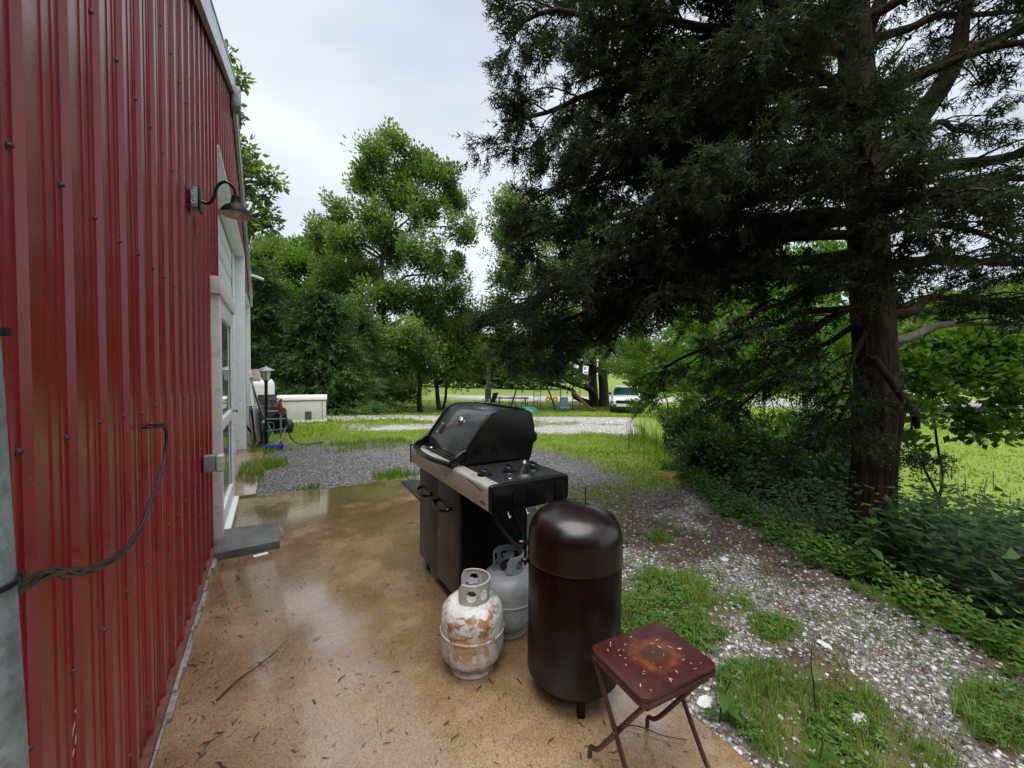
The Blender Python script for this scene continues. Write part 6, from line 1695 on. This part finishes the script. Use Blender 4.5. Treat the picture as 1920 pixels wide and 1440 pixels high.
# clover-like leaves among the near grass
q = pick(2600, lambda x, y: np.maximum(zones(x, y)[2], .1) * sst(.45, .6, fbm(x + 7, y + 2, .2)), 1.56, 3.3, -.4, 2.8)
CLV = (np.concatenate([KITE[0] @ np.array([(math.cos(a), math.sin(a), 0), (-math.sin(a), math.cos(a), 0), (0, 0, 1)]) for a in (0, 2.1, 4.2)]), np.concatenate([KITE[1] + 4 * k for k in range(3)]))
me = scatter('clover', CLV[0], CLV[1], np.column_stack([q, relief(q[:, 0], q[:, 1]) + RNG.uniform(.008, .05, len(q))]), rot_rand(len(q), .3), RNG.uniform(.012, .03, len(q)), MAT['leaf_weed'])
tag(obj('clover', me), 'small round leaved weeds among the path grass', 'weeds', kind='stuff')
q = pick(2600, lambda x, y: zones(x, y)[2] * ((x < 1.2) | (y > 5.35)), -.4, 2.4, 5.33, 8.4)
blades('grass_tufts', 'grass tufts along the far edge of the slab and wall', q, .05, .13, .005, 'grass_near', 2)
q = pick(36000, lambda x, y: zones(x, y)[2] * ((x > 2.3) | (y > 7.5)) * (x < bank(y) + .5) * sst(.12, .4, fbm(x, y, .4)), -.4, 9.0, 2.6, 12.0)
blades('lawn', 'yellow green patchy lawn between the gravel strips', q, .02, .055, .006, 'grass_far', 3, .7)
q = pick(26000, lambda x, y: zones(x, y)[2] * (depth(x, y) < 34) * (x < bank(y) + 14), -2, 30, 10, 34)
blades('lawn', 'bright lawn around the far trees and swing set', q, .05, .12, .02, 'grass_far', 4, .6)
q = pick(15000, lambda x, y: (x > bank(y) + 4.5) * 1.0, 8, 34, -5, 9)
blades('meadow', 'bright green mown meadow beyond the cedar', q, .05, .1, .02, 'grass_far', 5, .6)
# longer seeding grass at the bush's edge
q = pick(110, lambda x, y: np.exp(-((x - bank(y) - .05) / .35)**2), 5.2, 7.6, 4.0, 6.2)
blades('tall_grass', 'long seeding grass at the foot of the sumac bush', q, .25, .55, .008, 'grass_far', 6, .5)

# ------------------------------------------------------------------ loose stone
def rock(seed, sub=1):
    bm = bmesh.new(); bmesh.ops.create_icosphere(bm, subdivisions=sub, radius=1.0)
    rg_ = np.random.default_rng(seed)
    V = np.array([v.co[:] for v in bm.verts]) * (1, .72, .42); V *= rg_.uniform(.6, 1.25, (len(V), 1))
    F_ = np.array([[v.index for v in f.verts] for f in bm.faces]); bm.free()
    return V, F_
def stone_mat(name, stops):
    t = NT(name)
    c = t.ramp(t.attr('tint'), stops)
    c = t.mix(.35, c, t.ramp(t.noise(45, 4), [(.3, (.25, .23, .21)), (.7, (.8, .79, .78))]), 'MULTIPLY')
    t.set(color=c, rough=.5, spec=.4); t.bump(t.noise(90, 3), .3, .003)
    return t.m
MAT['stone_white'] = stone_mat('pale_limestone', [(0, (.08, .066, .058)), (.25, (.17, .155, .145)), (.45, (.36, .35, .345)), (.75, (.6, .595, .59)), (1, (.76, .76, .76))])
MAT['stone_grit'] = stone_mat('grey_grit', [(0, (.07, .055, .046)), (.4, (.18, .16, .15)), (.75, (.36, .35, .34)), (1, (.58, .57, .56))])
MAT['stone_dark'] = stone_mat('dark_crushed_rock', [(0, (.06, .055, .055)), (.5, (.16, .15, .155)), (.85, (.28, .265, .27)), (1, (.5, .48, .48))])
def stones(name, label, pts_, smin, smax, mat, seed, sink=.25):
    rg_ = np.random.default_rng(seed); n = len(pts_)
    s = smin + (smax - smin) * rg_.random(n)**2.2
    z = relief(pts_[:, 0], pts_[:, 1]) + s * sink * rg_.uniform(.0, 1, n)
    third = np.array_split(np.arange(n), 3); obs = []
    Vs, Fs, Ts, off = [], [], [], 0
    for k, idx in enumerate(third):
        TVr, TFr = rock(seed * 10 + k) if smax > .015 else OCT
        TVr = np.asarray(TVr) * ((1, 1, 1) if smax > .015 else (1, .8, .6))
        rot = rot_rand(len(idx), .25)
        V = np.einsum('nij,nkj->nki', rot, TVr[None] * s[idx][:, None, None]) + np.column_stack([pts_[idx], z[idx]])[:, None, :]
        Vs.append(V.reshape(-1, 3)); Fs.append((TFr[None] + (np.arange(len(idx)) * len(TVr))[:, None, None]).reshape(-1, 3) + off); off += len(idx) * len(TVr)
        Ts.append(np.repeat(rg_.random(len(idx)), len(TVr)))
    me_ = np_mesh(name, np.concatenate(Vs), np.concatenate(Fs), MAT[mat], np.concatenate(Ts))
    return tag(obj(name, me_), label, 'gravel', kind='stuff')
q = pick(26000, lambda x, y: (zones(x, y)[0] * .95 + .14 * zones(x, y)[3] + .22 * zones(x, y)[2] * (x < bank(y))) * np.clip(2.6 / np.maximum(depth(x, y), 1), .25, 1), 1.54, 4.6, -.5, 4.2)
stones('path_gravel', 'larger pale stones lying loose on the gravel path', q[:9500], .006, .021, 'stone_white', 1)
stones('path_grit', 'fine grey grit between the stones of the path', q[9500:], .004, .0125, 'stone_grit', 4)
q = pick(7500, lambda x, y: zones(x, y)[3] + .12 * zones(x, y)[2] * (x < bank(y)), 1.56, 4.6, -.4, 4.2)
me = scatter('needle_carpet', TVt, TFt3, np.column_stack([q, relief(q[:, 0], q[:, 1]) + RNG.uniform(.004, .02, len(q))]), rot_rand(len(q), .3), RNG.uniform(.012, .045, len(q)), leaf_mat('rusty_needle_litter', (.05, .022, .013), (.12, .05, .026), (.2, .1, .05), transl=.05))
tag(obj('needle_carpet', me), 'rusty brown needle litter between the stones', 'litter', kind='stuff')
q = pick(15000, lambda x, y: zones(x, y)[1], -.4, 6, 5.0, 9.2)
stones('dark_gravel', 'dark crushed gravel beyond the slab', q, .006, .0149, 'stone_dark', 2)
q = pick(9000, lambda x, y: zones(x, y)[0] * (depth(x, y) < 16), -.3, 12, 6.2, 16)
stones('drive_gravel', 'pale gravel strips of the drive', q, .008, .0149, 'stone_white', 3)
# a few bigger rocks on the path
rg = random.Random(12)
for k, (x, y, s_, lab) in enumerate(((2.12, .62, .055, 'largest pale stone lying on the path by the grass'), (2.55, .9, .04, 'pale stone half way across the gravel path'), (3.05, 1.75, .035, 'pale stone on the far gravel near the weeds'), (1.66, 1.02, .04, 'pale stone at the slab edge beside the table'))):
    V, Fr = rock(200 + k, 2)
    m_ = MB(); m_.add(V * s_, Fr)
    tag(m_.build('stone', M('pale_stone_%d' % k, (.6, .6, .6), .55, var=.2, scale=20, bump=.4), smooth=30, loc=(x, y, gz(x, y) + .01), rot=(0, 0, k)), lab, 'stone')
# straw coloured mound at the bush's foot
m_ = MB()
Xq, Yq, Fq = grid(np.linspace(-.3, .3, 14), np.linspace(-.22, .22, 12))
Zq = .075 * np.clip(1 - (Xq / .3)**2 - (Yq / .22)**2, 0, 1)**.7 + .03 * (fbm(Xq, Yq, .1) - .5) - .02
me = np_mesh('straw_mound', np.stack([Xq, Yq, Zq], -1), Fq, M('dry_needle_straw', (.26, .14, .055), .85, var=.4, scale=24, bump=.9, bscale=70))
o = obj('straw_mound', me, None, None, (5.02, 3.5, gz(5.02, 3.5) + .01), (0, 0, -.4)); tag(o, 'small orange brown mound of dry needles before the shrubs', 'mound')

# ---- unseen wood added behind the camera: shades what faces it, darkens glossy paint
rgb_ = np.random.default_rng(5); n = 1700
u = rgb_.uniform(-16, 18, n); dd = -10 - rgb_.uniform(0, 4, n) - .01 * u * u
x = u * math.cos(YAW) + dd * math.sin(YAW); y = -u * math.sin(YAW) + dd * math.cos(YAW)
z = 8.5 * rgb_.random(n)
k_ = ~((x < .3) & (x > -9.6) & (y > -1.5))
me = scatter('added_rear_wood', CL_FAR[0], CL_FAR[1], np.column_stack([x, y, z])[k_], rot_rand(int(k_.sum()), .5), rgb_.uniform(1.6, 2.6, int(k_.sum())), MAT['leaf_dark'])
tag(obj('far_wood', me), 'unseen dark wood added behind the viewpoint for shade', 'wood', kind='stuff')
